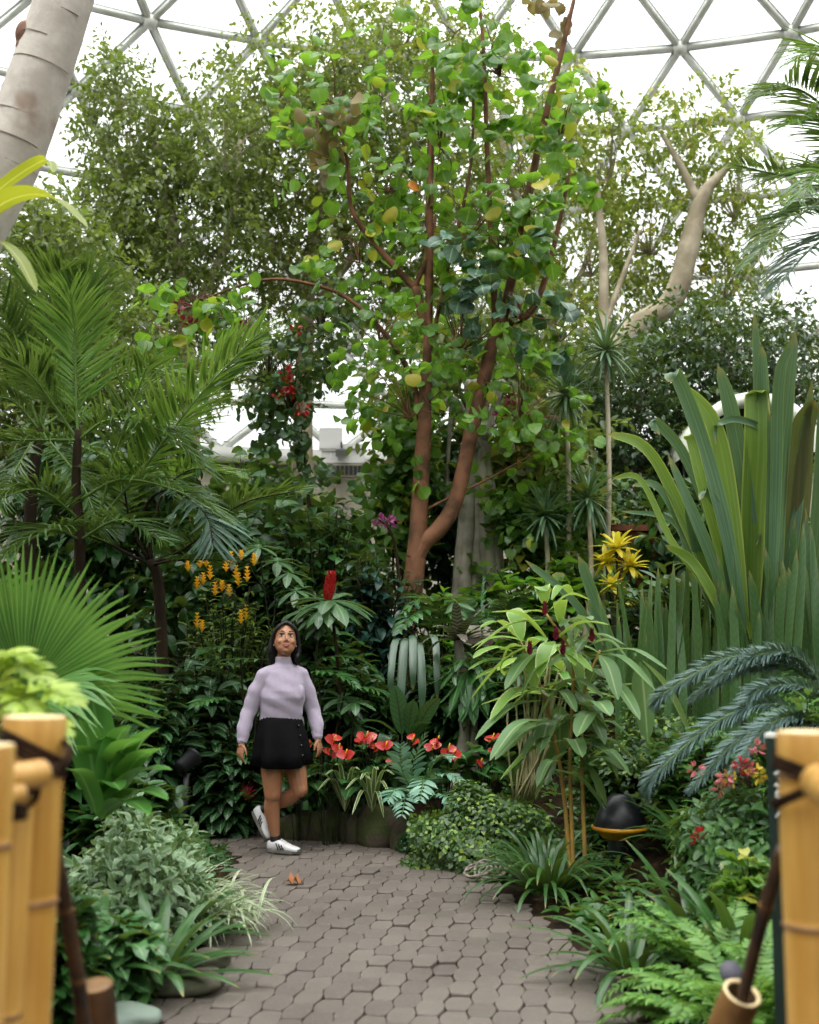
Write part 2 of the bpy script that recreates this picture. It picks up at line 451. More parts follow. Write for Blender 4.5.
def screen(p):
    v = p-np.array([0, 0, CAMH]); y = v[1]*cos(PITCH)+v[2]*sin(PITCH); z = -v[1]*sin(PITCH)+v[2]*cos(PITCH)
    if y < .1: return None
    return CX+FPX*v[0]/y, CY-FPX*z/y
near = []; rest = []
for a, b in segs:
    q = screen((a+b)/2); (near if q is not None and -40 < q[0] < 860 and -40 < q[1] < 330 else rest).append((a, b))
near.sort(key=lambda s: screen((s[0]+s[1])/2)[1])
for a, b in near[:96]:
    m_ = MB(); strut(m_, a, b); m_.build('strut', [M_alu, M_dark_alu], dome)
m_ = MB()
for a, b in near[96:]+rest: strut(m_, a, b)
tag(m_.build('strut', [M_alu, M_dark_alu], dome), kind='stuff')
seen = MB()
for k in range(1, len(RING)):
    for j in range(NS):
        p = node(k, j); q = screen(p)
        if q is not None and -40 < q[0] < 860 and -40 < q[1] < 330:
            m_ = MB(); ball(m_, p+nrm(cc-p)*.12, .17, None, 10, 6); m_.build('hub', M_alu, dome)
t = NT('acrylic_pane'); tr = t.n('ShaderNodeBsdfTransparent', i0=(.93, .95, .95, 1)); gl = t.n('ShaderNodeBsdfGlossy'); gl.inputs['Roughness'].default_value = .25
M_pane = t.out(t.n('ShaderNodeMixShader', i0=.05, i1=tr.outputs[0], i2=gl.outputs[0]).outputs[0])
mb = MB()
for k in range(len(RING)-1):
    for j in range(NS):
        if k % 2 == 0: tri = [(node(k, j), node(k, j+1), node(k+1, j)), (node(k, j), node(k+1, j-1), node(k+1, j))]
        else: tri = [(node(k, j), node(k, j+1), node(k+1, j+1)), (node(k, j), node(k+1, j), node(k+1, j+1))]
        for T3 in tri:
            ctr = sum(T3)/3; bul = nrm(ctr-cc)*.18
            Vp = np.array(list(T3)+[ctr+bul]); mb.add(Vp, np.array([[0, 1, 3], [1, 2, 3], [2, 0, 3]]))
mb.build('pane', M_pane, dome, smooth=True)
# crown cap over the top ring
mb = MB(); top = [node(0, j) for j in range(NS)]; apex = np.array([DC[0], DC[1], 19.6])
mb.add(np.array(top+[apex]), np.array([[j, (j+1) % NS, NS] for j in range(NS)])); mb.build('crown_pane', M_pane, dome)

# low concrete ring wall under the dome
M_conc = plain('concrete', '#a9a393', .85, .2, 0, '#8d8878', 2.5, .3)
mb = MB(); na = 96; prof = [(24.1, -1.), (24.1, 6.5), (23.75, 6.55), (23.75, -1.)]
lathe(mb, prof, (DC[0], DC[1], 0), na)
wl = mb.build('wall_back', M_conc); tag(wl, kind='structure')
mb = MB(); lathe(mb, [(23.75, 6.3), (23.5, 6.3), (23.5, 6.68), (24.2, 6.68), (24.2, 6.3)], (DC[0], DC[1], 0), na)
tb = mb.build('trim_1', plain('white_metal', '#d9d9d2', .5)); tag(tb, kind='structure')
# ---------------------------------------------------------------- leaf templates
T_lance = [tmpl(.24, .7, .9, 5, b, .18, .12) for b in (.3, .8, 1.3)]
T_ell = [tmpl(.40, .6, .75, 5, b, .16, .10) for b in (.3, .8, 1.2)]
T_broad = [tmpl(.55, .5, .7, 5, b, .14, .12, wave=w_) for b, w_ in ((.3, .1), (.8, .05), (1.2, .12))]
T_round = [tmpl(.92, .42, .45, 6, b, .10, .22, nw=4, cup=c_) for b, c_ in ((.2, .1), (.6, .0), (.9, .15))]
T_heart = [tmpl(.78, .35, .75, 6, b, .12, .20, nw=2) for b in (.3, .7, 1.1)]
T_mini = [small_t(.5, .2, .3), small_t(.55, .3, .1), small_t(.45, .1, .5)]
T_miniround = [small_t(.75, .2, .2), small_t(.7, .1, .4)]
T_leaflet = [tmpl(.062, .3, .7, 4, b, .25) for b in (.25, .55, .9)]
T_lobe = [tmpl(.2, .35, .6, 4, b, .2) for b in (.2, .6, .9)]
T_strap = [tmpl(.11, .2, .6, 6, b, .3) for b in (.7, 1.2, 1.7)]
T_needle = [tmpl(.06, .3, .6, 3, b, .2) for b in (.3, .7)]
T_petal = [tmpl(.5, .7, .6, 4, b, .25) for b in (.2, .8)]

M_bark_red = plain('red_brown_bark', '#7a533c', .75, .25, 0, '#4d3624', 6, .5)
M_bark_pale = plain('pale_bark', '#b5aa94', .8, .2, 0, '#8a7f6a', 3, .5)
M_bark_grey = plain('grey_bark', '#938d80', .85, .2, 0, '#625c50', 4, .6)
M_stem = plain('green_stem', '#2a3318', .7, .2, 0, '#1d1f12', 9)
M_stem_br = plain('brown_stem', '#33271b', .8, .2, 0, '#2c2118', 9)
M_cane = plain('tan_cane', '#a5823f', .5, .4, 0, '#7d6a35', 5)
M_rachis = plain('green_rachis', '#5d7a35', .5, .4)
M_rachis_br = plain('brown_rachis', '#5a4a2a', .6, .3)

def xw(cx, Y): return float(ray(cx, 700)[0]/ray(cx, 700)[1]*Y)
def zat(py, Y): return float(at(CX, py, Y)[2])
def mpp(Y): return Y*1.0/FPX

def grow(base, H, Rx, nst, nlf, size, tms, mbL, mbS, start=.35, pitch=.25, stem_r=.010, dome=.4, Ry=None, m=0, lean=(0, 0), droop=.3, nz=1.0, narrow=.35):
    Ry = Ry or Rx*.8
    for s in range(nst):
        a = rng.uniform(0, 2*pi); q = math.sqrt(rng.uniform(0, 1))
        ox, oy = q*cos(a), q*sin(a)
        tip = np.array([base[0]+ox*Rx+lean[0], base[1]+oy*Ry+lean[1], base[2]+H*(1-dome*q*q)*rng.uniform(.8, 1.)])
        b0 = np.array([base[0]+ox*Rx*.3, base[1]+oy*Ry*.3, float(gz(base[0]+ox*Rx*.3, base[1]+oy*Ry*.3))-.03]) if len(base) < 4 else np.array([base[0]+ox*.05, base[1]+oy*.05, base[2]])
        c = b0*.5+tip*.5; c[:2] = b0[:2]*(1-narrow)+tip[:2]*narrow; c[2] = b0[2]+(tip[2]-b0[2])*.65
        P = spline([b0, c, tip], 14)
        if mbS is not None: tube(mbS, P, [stem_r*1.3, stem_r*.5], 5)
        n = max(2, int(nlf*rng.uniform(.8, 1.2)))
        t = np.linspace(start, 1, n)*13; i = np.clip(t.astype(int), 0, 12); f = (t-i)[:, None]
        p = P[i]*(1-f)+P[i+1]*f
        az = rng.uniform(0, 6.28)+np.arange(n)*2.4+rng.normal(0, .3, n)
        pz = pitch+rng.normal(0, .22, n)+np.linspace(-droop, droop, n)
        D = np.stack([np.cos(az), np.sin(az), pz], -1)
        N = np.array([0, 0, nz])+rng.normal(0, .22, (n, 3))
        scatter(mbL, tms, p, D, N, rng.uniform(size[0], size[1], n)*np.linspace(1.05, .8, n), m)

def shrub(name, label, cat, cx, ytop, Y, wpx, mat, tms, size, nst=14, nlf=12, group=None, stem=None, ybase=None, **k):
    nlf = int(nlf*1.7); nst = int(nst*1.15); k['start'] = k.get('start', .3)*.7
    b = onground(cx, Y)
    if ybase is not None: b[2] = zat(ybase, Y)
    H = zat(ytop, Y)-b[2]; Rx = wpx*.5*mpp(Y)
    th = thing(name, label, cat, b, group)
    L, S = MB(), MB()
    grow(b, H, Rx-size[1]*.35, nst, nlf, size, tms, L, S, **k)
    L.build('foliage', mat, th); S.build('branch_framework', stem or M_stem, th)
    return th

def shell(mbL, c, r, n, size, tms, down=.3, out=.6, jit=.35, half=True, thick=.25, m=0, lump=.12):
    """leaves over a lumpy mound"""
    u = rng.normal(size=(n, 3)); u = nrm(u)
    if half: u[:, 2] = np.abs(u[:, 2])*1.0
    r = np.asarray(r, float)
    bump_ = 1+lump*np.sin(5*u[:, 0]+2)*np.cos(6*u[:, 1])+lump*np.sin(9*u[:, 2]+4*u[:, 0])
    q = (1-thick*rng.uniform(0, 1, n)**1.5)*bump_
    p = np.asarray(c)+u*r*q[:, None]
    nn = nrm(u/r)
    tang = nrm(np.cross(nn, rng.normal(size=(n, 3))))
    D = tang*.8+nn*out+np.array([0, 0, -down])+rng.normal(0, jit*.5, (n, 3))
    N = nn+np.array([0, 0, .5])+rng.normal(0, jit, (n, 3))
    scatter(mbL, tms, p, D, N, rng.uniform(size[0], size[1], n), m)

def mound(name, label, cat, cx, ytop, Y, wpx, mat, tms, size, n, group=None, dy=None, zb=None, kind=None, **k):
    b = onground(cx, Y)
    if zb is not None: b[2] = zb
    H = max(.05, zat(ytop, Y)-b[2]); rx = wpx*.5*mpp(Y)
    th = thing(name, label, cat, b, group, kind)
    L = MB(); shell(L, b-np.array([0, 0, .04]), (rx, dy or rx*.8, H), n, size, tms, **k)
    S = MB()
    for q in range(10):
        a = rng.uniform(0, 6.28); e = b+np.array([cos(a)*rx*.5, sin(a)*(dy or rx*.8)*.5, H*.6]); tube(S, [b-np.array([0, 0, .03]), (b+e)/2+np.array([0, 0, H*.1]), e], [.007, .003], 5)
    L.build('foliage', mat, th); S.build('branch_framework', M_stem_br, th)
    return th

def canopy(mbL, mbS, blobs, n, size, tms, twig=.3, per=9, droopy=.25, root=None, br=.012):
    """blobs: (centre, radii); leaves sit on short twigs that fill each blob"""
    tot = sum(b[1][0]*b[1][1]*b[1][2] for b in blobs)
    for c, r in blobs:
        c = np.asarray(c, float); r = np.asarray(r, float)
        nt = max(3, int(n/per*(r[0]*r[1]*r[2])/tot))
        u = nrm(rng.normal(size=(nt, 3)))*(rng.uniform(.05, 1, nt)**.42)[:, None]
        u *= (1+.18*np.sin(7*u[:, 0]+c[0])*np.cos(6*u[:, 2]+c[2]))[:, None]
        p0 = c+u*r
        d = nrm(u+rng.normal(0, .6, (nt, 3))+np.array([0, 0, -droopy]))
        if mbS is not None:
            for q in range(min(nt, 26)):
                m_ = c+(p0[q]-c)*.5+rng.normal(0, .06, 3)
                tube(mbS, [c-(0, 0, r[2]*.3), m_, p0[q]], [br, br*.35], 4, cap=False)
        s = np.tile(np.linspace(0, 1, per), nt); k = np.repeat(np.arange(nt), per)
        P = p0[k]+d[k]*(s*twig)[:, None]+rng.normal(0, .02, (nt*per, 3))
        sd_ = nrm(np.cross(d[k], rng.normal(size=(nt*per, 3))))
        D = d[k]*.55+sd_*.8+np.array([0, 0, -droopy])
        N = np.array([0, 0, 1.])+rng.normal(0, .45, (nt*per, 3))
        scatter(mbL, tms, P, D, N, rng.uniform(size[0], size[1], nt*per))

def bush(name, label, cx, ytop, ybot, Y, wpx, mat, tms, size, n, cat='shrub', nb=9, per=7, twig=.3, droopy=.2):
    b = onground(cx, Y); th = thing(name, label, cat, b); L, S = MB(), MB()
    bl = []
    for i in range(nb):
        f = (i+.5)/nb; py = ytop+(ybot-ytop)*(.12+.76*f); sp = .16+.2*f
        bl.append(blob(cx+rng.uniform(-sp, sp)*wpx, py, Y+rng.uniform(-.2, .2), wpx*rng.uniform(.45, .65), (ybot-ytop)*rng.uniform(.28, .4), wpx*mpp(Y)*.3))
    canopy(L, None, bl, n, size, tms, twig, per, droopy)
    for c, r in bl[::2]: tube(S, spline([b+rng.normal(0, .05, 3)*(1, 1, 0), (b+c)/2+rng.normal(0, .06, 3), c], 10), [.018, .008], 5)
    L.build('foliage', mat, th); S.build('branch_framework', M_stem_br, th); return th
def blob(px, py, Y, wpx, hpx, dy=1.):
    return at(px, py, Y), (wpx*.5*mpp(Y), dy, hpx*.5*mpp(Y))
def limb(mb, pxs, rad, ns=8, n=30, wob=.04, seed=1):
    """branch through (px, py, Y) stations"""
    P = spline([at(*p) for p in pxs], n); tube(mb, P, rad, ns, wob=wob, seed=seed); return P
# ---------------------------------------------------------------- trees far behind
M_fic_dk = leafmat('ficus_dark', '#3e4e28', '#6e7a3a', rough=.4, tl=.52, yellow='#9a9430', yf=.05)
M_fic_lt = leafmat('ficus_light', '#5c762c', '#9aa242', rough=.4, tl=.48, yellow='#b8ac3a', yf=.1)
M_fic_md = leafmat('ficus_mid', '#4a5c2e', '#788640', rough=.4, tl=.42)
M_ivy_dk = leafmat('evergreen_dark', '#233c20', '#3e5c34', rough=.35, tl=.26)

def tree(name, label, blobs, limbs, n, size, mat, bark, tms=T_mini, twig=.3, group=None, base=None, per=9, br=.012):
    th = thing(name, label, 'tree', base, group)
    T_, L, B = MB(), MB(), MB()
    for k, (pxs, rad) in enumerate(limbs):
        if k == 0: limb(T_, pxs, rad, 10, wob=.05, seed=k)
        else: q_ = MB(); limb(q_, pxs, rad, 7, wob=.05, seed=k); q_.build('branch', bark, th)
    canopy(L, B, blobs, n, size, tms, twig, per, br=br)
    L.merge(B, 1); T_.build('trunk', bark, th); L.build('foliage', [mat, bark], th)
    return th
# left: tall weeping fig crown in front of the dome
Yl = 17.
tree('weeping_fig', 'tall fine-leaved green fig tree filling the upper left under the dome',
     [blob(130, 150, Yl, 110, 180, 1.3), blob(120, 95, Yl, 70, 110, .8), blob(180, 230, Yl, 190, 160, 1.6), blob(100, 250, Yl, 120, 120, 1.2), blob(225, 150, Yl, 120, 140, 1.3), blob(150, 330, Yl, 200, 110, 1.4)],
     [([(195, 640, Yl), (190, 420, Yl), (175, 250, Yl), (150, 120, Yl)], [.16, .05]), ([(190, 400, Yl), (140, 300, Yl), (110, 180, Yl)], [.07, .03]), ([(185, 330, Yl), (230, 230, Yl), (240, 140, Yl)], [.07, .03])],
     22000, (.085, .13), M_fic_md, M_bark_pale, base=onground(195, Yl))
Yl = 18.5
tree('weeping_fig', 'dense fine-leaved fig tree behind the upper left branch of the red-barked tree',
     [blob(300, 170, Yl, 190, 180, 1.7), blob(270, 90, Yl, 130, 110, 1.2), blob(380, 90, Yl, 170, 130, 1.5), blob(340, 270, Yl, 190, 120, 1.5), blob(270, 350, Yl, 110, 130, 1.2), blob(420, 200, Yl, 150, 180, 1.4)],
     [([(305, 640, Yl), (303, 420, Yl), (312, 250, Yl), (340, 90, Yl)], [.2, .05]), ([(322, 320, Yl), (260, 220, Yl), (230, 120, Yl)], [.08, .03]), ([(320, 300, Yl), (390, 200, Yl), (410, 100, Yl)], [.08, .03])],
     26000, (.085, .14), M_fic_dk, M_bark_pale, base=onground(305, Yl))
Yl = 19.5
tree('weeping_fig', 'airy olive-green fig tree at the top centre under the dome struts',
     [blob(400, 40, Yl, 260, 90, 1.5), blob(520, 150, Yl, 160, 160, 1.3), blob(480, 300, Yl, 180, 170, 1.5), blob(590, 250, Yl, 110, 190, 1.1)],
     [([(560, 640, Yl), (560, 460, Yl), (545, 300, Yl), (480, 80, Yl)], [.18, .05]), ([(550, 330, Yl), (590, 250, Yl), (600, 160, Yl)], [.06, .03])],
     15000, (.09, .14), M_fic_lt, M_bark_pale, base=onground(560, Yl))
# right: leaning pale-trunked fig
Yl = 16.5
tree('weeping_fig', 'fig tree with thick pale leaning trunk and yellow-green fine leaves right of centre',
     [blob(610, 165, Yl+.5, 90, 120, .8), blob(690, 135, Yl+.6, 120, 90, .9), blob(735, 200, Yl+.7, 100, 150, .9), blob(650, 240, Yl+.9, 150, 100, .8), blob(725, 285, Yl+.7, 90, 90, .8), blob(620, 320, Yl+.9, 120, 100, .8), blob(570, 120, Yl, 60, 120, .8)],
     [([(560, 470, Yl), (585, 400, Yl), (628, 335, Yl), (672, 300, Yl), (690, 240, Yl), (703, 195, Yl), (730, 165, Yl)], [.30, .22, .18, .16, .14, .1, .04]),
      ([(700, 205, Yl), (680, 165, Yl), (660, 130, Yl)], [.07, .03]), ([(605, 440, Yl), (604, 320, Yl), (603, 250, Yl), (596, 180, Yl)], [.10, .08, .06, .04]), ([(606, 320, Yl), (625, 270, Yl), (640, 230, Yl)], [.05, .02])],
     8500, (.085, .14), M_fic_lt, M_bark_pale, base=onground(560, Yl))
Yl = 15.5
tree('evergreen_fig', 'dark bushy small-leaved evergreen below the leaning pale trunk',
     [blob(640, 400, Yl, 180, 130, 1.3), blob(720, 350, Yl, 160, 110, 1.2), blob(650, 480, Yl, 150, 130, 1.2), blob(720, 460, Yl, 140, 150, 1.), blob(790, 380, Yl, 90, 130, 1.), blob(570, 420, Yl, 90, 120, 1.)],
     [([(660, 640, Yl), (660, 500, Yl), (665, 400, Yl)], [.12, .06]), ([(662, 480, Yl), (720, 420, Yl), (740, 350, Yl)], [.05, .02])],
     24000, (.08, .125), M_ivy_dk, M_bark_grey, base=onground(660, Yl))
Yl = 14.5
tree('evergreen_fig', 'dense dark small-leaved tree behind the feather palms at left edge',
     [blob(40, 300, Yl, 200, 150, 1.3), blob(120, 390, Yl, 190, 130, 1.2), blob(10, 420, Yl, 160, 160, 1.3), blob(40, 230, Yl, 120, 80, 1.)],
     [([(60, 640, Yl), (60, 450, Yl), (50, 300, Yl)], [.14, .05])],
     20000, (.085, .13), M_fic_md, M_bark_grey, base=onground(60, Yl))
# strangler fig with fluted grey trunk behind the red-barked tree
th = thing('strangler_fig', 'thick fluted grey trunk standing behind the red-barked forked tree', 'tree', onground(478, 12.4))
mb = MB()
for k, (x0, x1, x2, r) in enumerate([(462, 468, 473, .06), (474, 478, 478, .07), (486, 485, 481, .065), (499, 492, 484, .06), (455, 463, 469, .05), (480, 473, 475, .05), (492, 488, 477, .055), (468, 482, 486, .04), (503, 496, 486, .045)]):
    limb(mb, [(x0, 625, 12.4+.07*(k % 3)), (x1, 520, 12.4+.05*(k % 2)), (x2, 440, 12.45), (x2-6+3*k, 380, 12.5)], [r*1.25, r, r*.9, r*.6], 9, 24, .09, k)
mb.build('trunk', plain('fluted_bark', '#aaa496', .85, .2, 0, '#7d776a', 4, .6), th)
mb = MB()
limb(mb, [(474, 450, 12.4), (462, 415, 12.4), (452, 400, 12.35), (440, 410, 12.3)], [.07, .04], 7)
limb(mb, [(482, 440, 12.4), (500, 380, 13.8), (520, 320, 14.)], [.09, .05], 7)
limb(mb, [(447, 520, 12.3), (448, 460, 12.3), (452, 400, 12.35)], [.02, .02, .03], 6)
mb.build('aerial_root', M_bark_grey, th)
L = MB(); canopy(L, None, [blob(500, 330, 14., 150, 130, .9), blob(430, 390, 14., 130, 120, .8), blob(540, 440, 14.2, 130, 130, .8)], 4200, (.12, .18), T_ell, .3, 6)
L.build('foliage', M_fic_md, th)

# things on and before the back wall
Yw = 24.
th = thing('air_unit', 'white wall heater with black louvre slots below the dome glass', 'heater', (0, 0, 0))
M_white = plain('white_enamel', '#d8d8d4', .45); M_blk = plain('black_plastic', '#101113', .5)
def wallpt(px, py):
    d = ray(px, py); a_ = d[0]**2+d[1]**2; b_ = -2*(d[0]*DC[0]+d[1]*DC[1]); c_ = DC@DC-22.95**2; t_ = (-b_+math.sqrt(b_*b_-4*a_*c_))/(2*a_); return at(px, py, d[1]*t_)
p = wallpt(343, 452); mb = MB(); box(mb, (-.55, -.12, -.0), (.55, .12, .34), 0, None, p-np.array([0, 0, .3])); mb.build('housing', M_white, th, False)
mb = MB(); box(mb, (-.6, -.2, .0), (.6, .2, .12), 0, None, p+np.array([0, 0, .06])); mb.build('top_ledge', M_white, th, False)
mb = MB()
for q in range(9): box(mb, (-.5+q*.112, -.16, -.0), (-.5+q*.112+.09, -.12, .24), 0, None, p-np.array([0, 0, .62]))
mb.build('louvre', M_blk, th, False)
mb = MB(); box(mb, (-.56, -.13, -.0), (.56, .1, .34), 0, None, p-np.array([0, 0, .66])); mb.build('lower_case', M_conc, th, False)
th = thing('flood_lamp', 'small grey floodlight hanging under the white wall ledge', 'lamp', wallpt(342, 449)-np.array([0, .3, 0]))
mb = MB(); box(mb, (-.14, -.1, -.16), (.14, .08, .03), 0, Matrix.Rotation(.3, 3, 'X'), wallpt(342, 452)-np.array([0, .3, 0])); mb.build('head', plain('grey_metal', '#6f716d', .5), th, False)
mb = MB(); box(mb, (-.02, -.02, -.02), (.02, .3, .14), 0, None, wallpt(342, 449)-np.array([0, .3, 0])); mb.build('bracket', M_blk, th, False)
th = thing('notice_board', 'small white notice board on the wall ledge above the heater', 'sign', wallpt(331, 440)-np.array([0, .1, 0]))
mb = MB(); box(mb, (-.3, -.02, -.3), (.3, .02, .3), 0, None, wallpt(331, 440)-np.array([0, .1, 0])); mb.build('board', M_white, th, False)
mb = MB(); box(mb, (-.02, .02, -.5), (.02, .05, .2), 0, None, wallpt(331, 440)-np.array([0, .1, 0])); mb.build('post', M_alu, th, False)

th = thing('arched_canopy', 'black canopy with white arched rim behind tall strap leaves on the right', 'canopy', onground(757, 13.5))
c = at(757, 452, 13.5); rx_, rz_ = 68*mpp(13.5), 62*mpp(13.5)
def arch(s_, dz=0.): a = np.linspace(0, pi, 30); return np.stack([s_*rx_*np.cos(a), a*0, s_*rz_*np.sin(a)+dz], -1)
o0, i0 = arch(1.), arch(.80); k = 30
V = np.vstack([o0+c, i0+c, o0+c+(0, 1.3, 0), i0+c+(0, 1.3, 0)]); q = np.arange(k-1)
mb = MB(); mb.add(V, np.vstack([np.stack([q+a0_, q+1+a0_, q+1+b0_, q+b0_], -1) for a0_, b0_ in ((0, k), (k, 3*k), (3*k, 2*k), (2*k, 0))])); mb.build('rim', plain('white_canvas', '#e4e6d8', .7), th)
mb = MB(); b0 = arch(.82)+c+(0, .25, 0); b1 = b0.copy(); b1[:, 2] = c[2]-.42
b2, b3 = b0+(0, .9, 0), b1+(0, .9, 0)
mb.add(np.vstack([b0, b1, b2, b3]), np.vstack([np.stack([q+a0_, q+1+a0_, q+1+b0_, q+b0_], -1) for a0_, b0_ in ((0, k), (k, 3*k), (3*k, 2*k), (2*k, 0))])); mb.build('hood', plain('black_canvas', '#0e0e10', .8), th)
for sg in (-1, 1): mb = MB(); e = c+np.array([sg*rx_*.9, .6, 0]); tube(mb, [[e[0], e[1], float(gz(e[0], e[1]))-.02], e], .03, 8); mb.build('post', M_blk, th)
M_wood = plain('red_wood', '#6b3a20', .7, .3, 0, '#4a2816', 6)
th = thing('planter_box', 'reddish wooden planter box in deep shade behind the yellow plant', 'planter', onground(648, 12.6))
b = at(648, 562, 12.6); mb = MB()
for q in range(5): box(mb, (-.35+q*.142, -.2, -.5), (-.35+q*.142+.13, .2, .34), 0, None, b)
mb.build('box', M_wood, th, False)
mb = MB(); box(mb, (-.4, -.25, .3), (.4, .25, .36), 0, None, b); mb.build('rim', M_wood, th, False)
# ---------------------------------------------------------------- the red-barked forked tree in the centre
Yt = 11.6
M_heart = leafmat('heart_leaf', '#325c28', '#6a9638', trans='#98c834', rough=.33, spec=.5, tl=.44, vein='#7d9a4c', nv=4, vs=.25, yellow='#b4a83a', yf=.07)
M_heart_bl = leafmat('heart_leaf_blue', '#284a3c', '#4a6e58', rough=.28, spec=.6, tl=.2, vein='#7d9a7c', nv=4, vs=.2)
M_dead = leafmat('withered_leaf', '#6e6244', '#8c8050', trans='#98884a', rough=.6, tl=.35)
M_orange = leafmat('orange_leaf', '#c26a1e', '#d98a24', trans='#e0902a', rough=.5, tl=.4)
tree0 = thing('sea_hibiscus_tree', 'slender forked red-barked tree with big round leaves in the centre', 'tree', onground(405, Yt))
mb = MB()
limb(mb, [(396, 660, Yt), (410, 600, Yt), (416, 555, Yt), (420, 500, Yt), (424, 430, Yt), (426, 370, Yt)], [.135, .10, .085, .075, .055], 12, 36, .03)
limb(mb, [(414, 560, Yt), (424, 542, Yt), (440, 528, Yt), (456, 500, Yt), (470, 440, Yt), (484, 380, Yt), (494, 340, Yt), (508, 323, Yt)], [.09, .085, .075, .07, .065, .05], 12, 40, .03, 2)
mb.build('trunk', M_bark_red, tree0)
limbs = [
 ([(426, 380, Yt), (429, 300, Yt), (430, 200, Yt), (432, 120, Yt), (433, 45, Yt)], [.045, .018]),
 ([(426, 330, Yt), (416, 290, Yt), (412, 285, Yt), (380, 250, Yt), (352, 210, Yt), (348, 165, Yt), (340, 130, Yt)], [.05, .035, .03, .02, .014]),
 ([(414, 288, Yt), (430, 250, Yt), (436, 215, Yt)], [.03, .012]),
 ([(420, 420, Yt), (412, 380, Yt), (390, 340, Yt), (350, 300, Yt), (310, 284, Yt), (262, 280, Yt), (200, 300, Yt)], [.03, .026, .02, .016, .008]),
 ([(496, 340, Yt), (492, 250, Yt), (487, 150, Yt), (484, 60, Yt), (478, -20, Yt)], [.035, .014]),
 ([(500, 330, Yt), (520, 240, Yt), (540, 140, Yt), (562, 50, Yt), (574, 0, Yt)], [.05, .04, .03, .02]),
 ([(508, 323, Yt), (530, 312, Yt), (545, 280, Yt), (560, 220, Yt), (570, 170, Yt)], [.045, .03, .014]),
 ([(430, 350, Yt), (445, 280, Yt), (470, 170, Yt), (474, 70, Yt)], [.022, .012]),
 ([(426, 290, Yt), (427, 200, Yt+.2), (430, 90, Yt+.3)], [.02, .01]),
 ([(416, 515, Yt), (445, 500, Yt), (490, 478, Yt), (540, 450, Yt)], [.016, .006]),
]
for pxs, rad in limbs:
    mb = MB(); limb(mb, pxs, rad, 8, 26, .04); mb.build('branch', M_bark_red, tree0)
def roundleaves(name, mat, blobs, n, size, tms, par, per=5, twig=.34, droopy=.45, br=.007, stems=True):
    n = int(n*1.3)
    L, B = MB(), MB() if stems else None
    canopy(L, B, blobs, n, size, tms, twig, per, droopy, br=br)
    if stems and B.n: L.merge(B, 1)
    o = L.build(name, [mat, M_bark_red], par)
    return o
Tg = T_round+T_round+T_heart[:1]
roundleaves('foliage', M_heart, [blob(500, 60, Yt, 110, 120, .6), blob(560, 120, Yt, 90, 130, .6), blob(530, 195, Yt, 110, 120, .6)], 260, (.13, .22), Tg, tree0)
roundleaves('foliage', M_heart, [blob(440, 130, Yt, 90, 130, .6), blob(410, 30, Yt, 70, 60, .5), blob(470, 220, Yt, 110, 130, .6), blob(455, 25, Yt, 60, 60, .4)], 210, (.12, .20), Tg, tree0)
roundleaves('foliage', M_heart, [blob(335, 95, Yt, 110, 80, .5), blob(330, 150, Yt, 90, 60, .5), blob(390, 180, Yt, 80, 80, .5), blob(280, 90, Yt, 50, 60, .4)], 150, (.13, .21), Tg, tree0)
roundleaves('foliage', M_heart, [blob(195, 298, Yt, 110, 60, .4), blob(160, 320, Yt, 60, 55, .3), blob(225, 310, Yt, 60, 60, .3)], 85, (.13, .20), Tg, tree0)
roundleaves('foliage', M_heart, [blob(460, 330, Yt, 160, 150, .7), blob(410, 400, Yt, 120, 120, .6), blob(520, 400, Yt, 130, 140, .7), blob(380, 330, Yt, 110, 110, .6), blob(360, 250, Yt, 90, 90, .5)], 420, (.11, .18), Tg, tree0)
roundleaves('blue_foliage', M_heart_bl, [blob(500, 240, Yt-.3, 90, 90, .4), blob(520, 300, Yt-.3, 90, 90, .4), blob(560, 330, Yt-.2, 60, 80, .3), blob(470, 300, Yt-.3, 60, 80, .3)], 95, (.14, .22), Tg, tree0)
roundleaves('withered_foliage', M_dead, [blob(340, 120, Yt-.2, 70, 50, .3), blob(570, 6, Yt-.05, 18, 16, .1), blob(330, 100, Yt-.2, 50, 40, .2)], 34, (.13, .2), Tg, tree0, droopy=.8, stems=False)
L = MB(); scatter(L, Tg, np.array([at(405, 186, Yt-.3)]), [[.6, .2, .1]], [0, -1, .4], [.15]); L.build('orange_leaf', M_orange, tree0)

# crimson flowers that hang among its left branches
M_crimson = leafmat('crimson_petal', '#5a1028', '#8a1c38', trans='#902040', rough=.5, tl=.3)
M_red = leafmat('red_petal', '#8e1418', '#b4221e', trans='#b83028', rough=.35, tl=.25)
M_mag = leafmat('magenta_petal', '#7a2a5c', '#9c447a', trans='#a05080', rough=.5, tl=.3)
def flowerball(mb, c, r, n, mat=None, size=.05):
    u = nrm(rng.normal(size=(n, 3))); scatter(mb, T_petal, np.asarray(c)+u*r*.4, u+rng.normal(0, .3, (n, 3)), rng.normal(size=(n, 3)), rng.uniform(.7, 1.2, n)*size)
vine = thing('climbing_vine', 'dark glossy climber with red flower clusters hanging left of the forked tree', 'vine', onground(300, 12.6))
M_vine = leafmat('vine_leaf', '#213f20', '#3c6430', rough=.36, tl=.25)
L, S = MB(), MB(); canopy(L, S, [blob(290, 395, 12.6, 62, 140, .4), blob(268, 370, 12.6, 70, 90, .5), blob(322, 325, 12.6, 60, 70, .5)], 800, (.09, .15), T_heart, .3, 7, .4, br=.008)
limb(S, [(310, 640, 12.6), (310, 520, 12.6), (300, 420, 12.6)], [.03, .015], 6)
L.build('foliage', M_vine, vine); S.build('branch_framework', M_stem_br, vine)
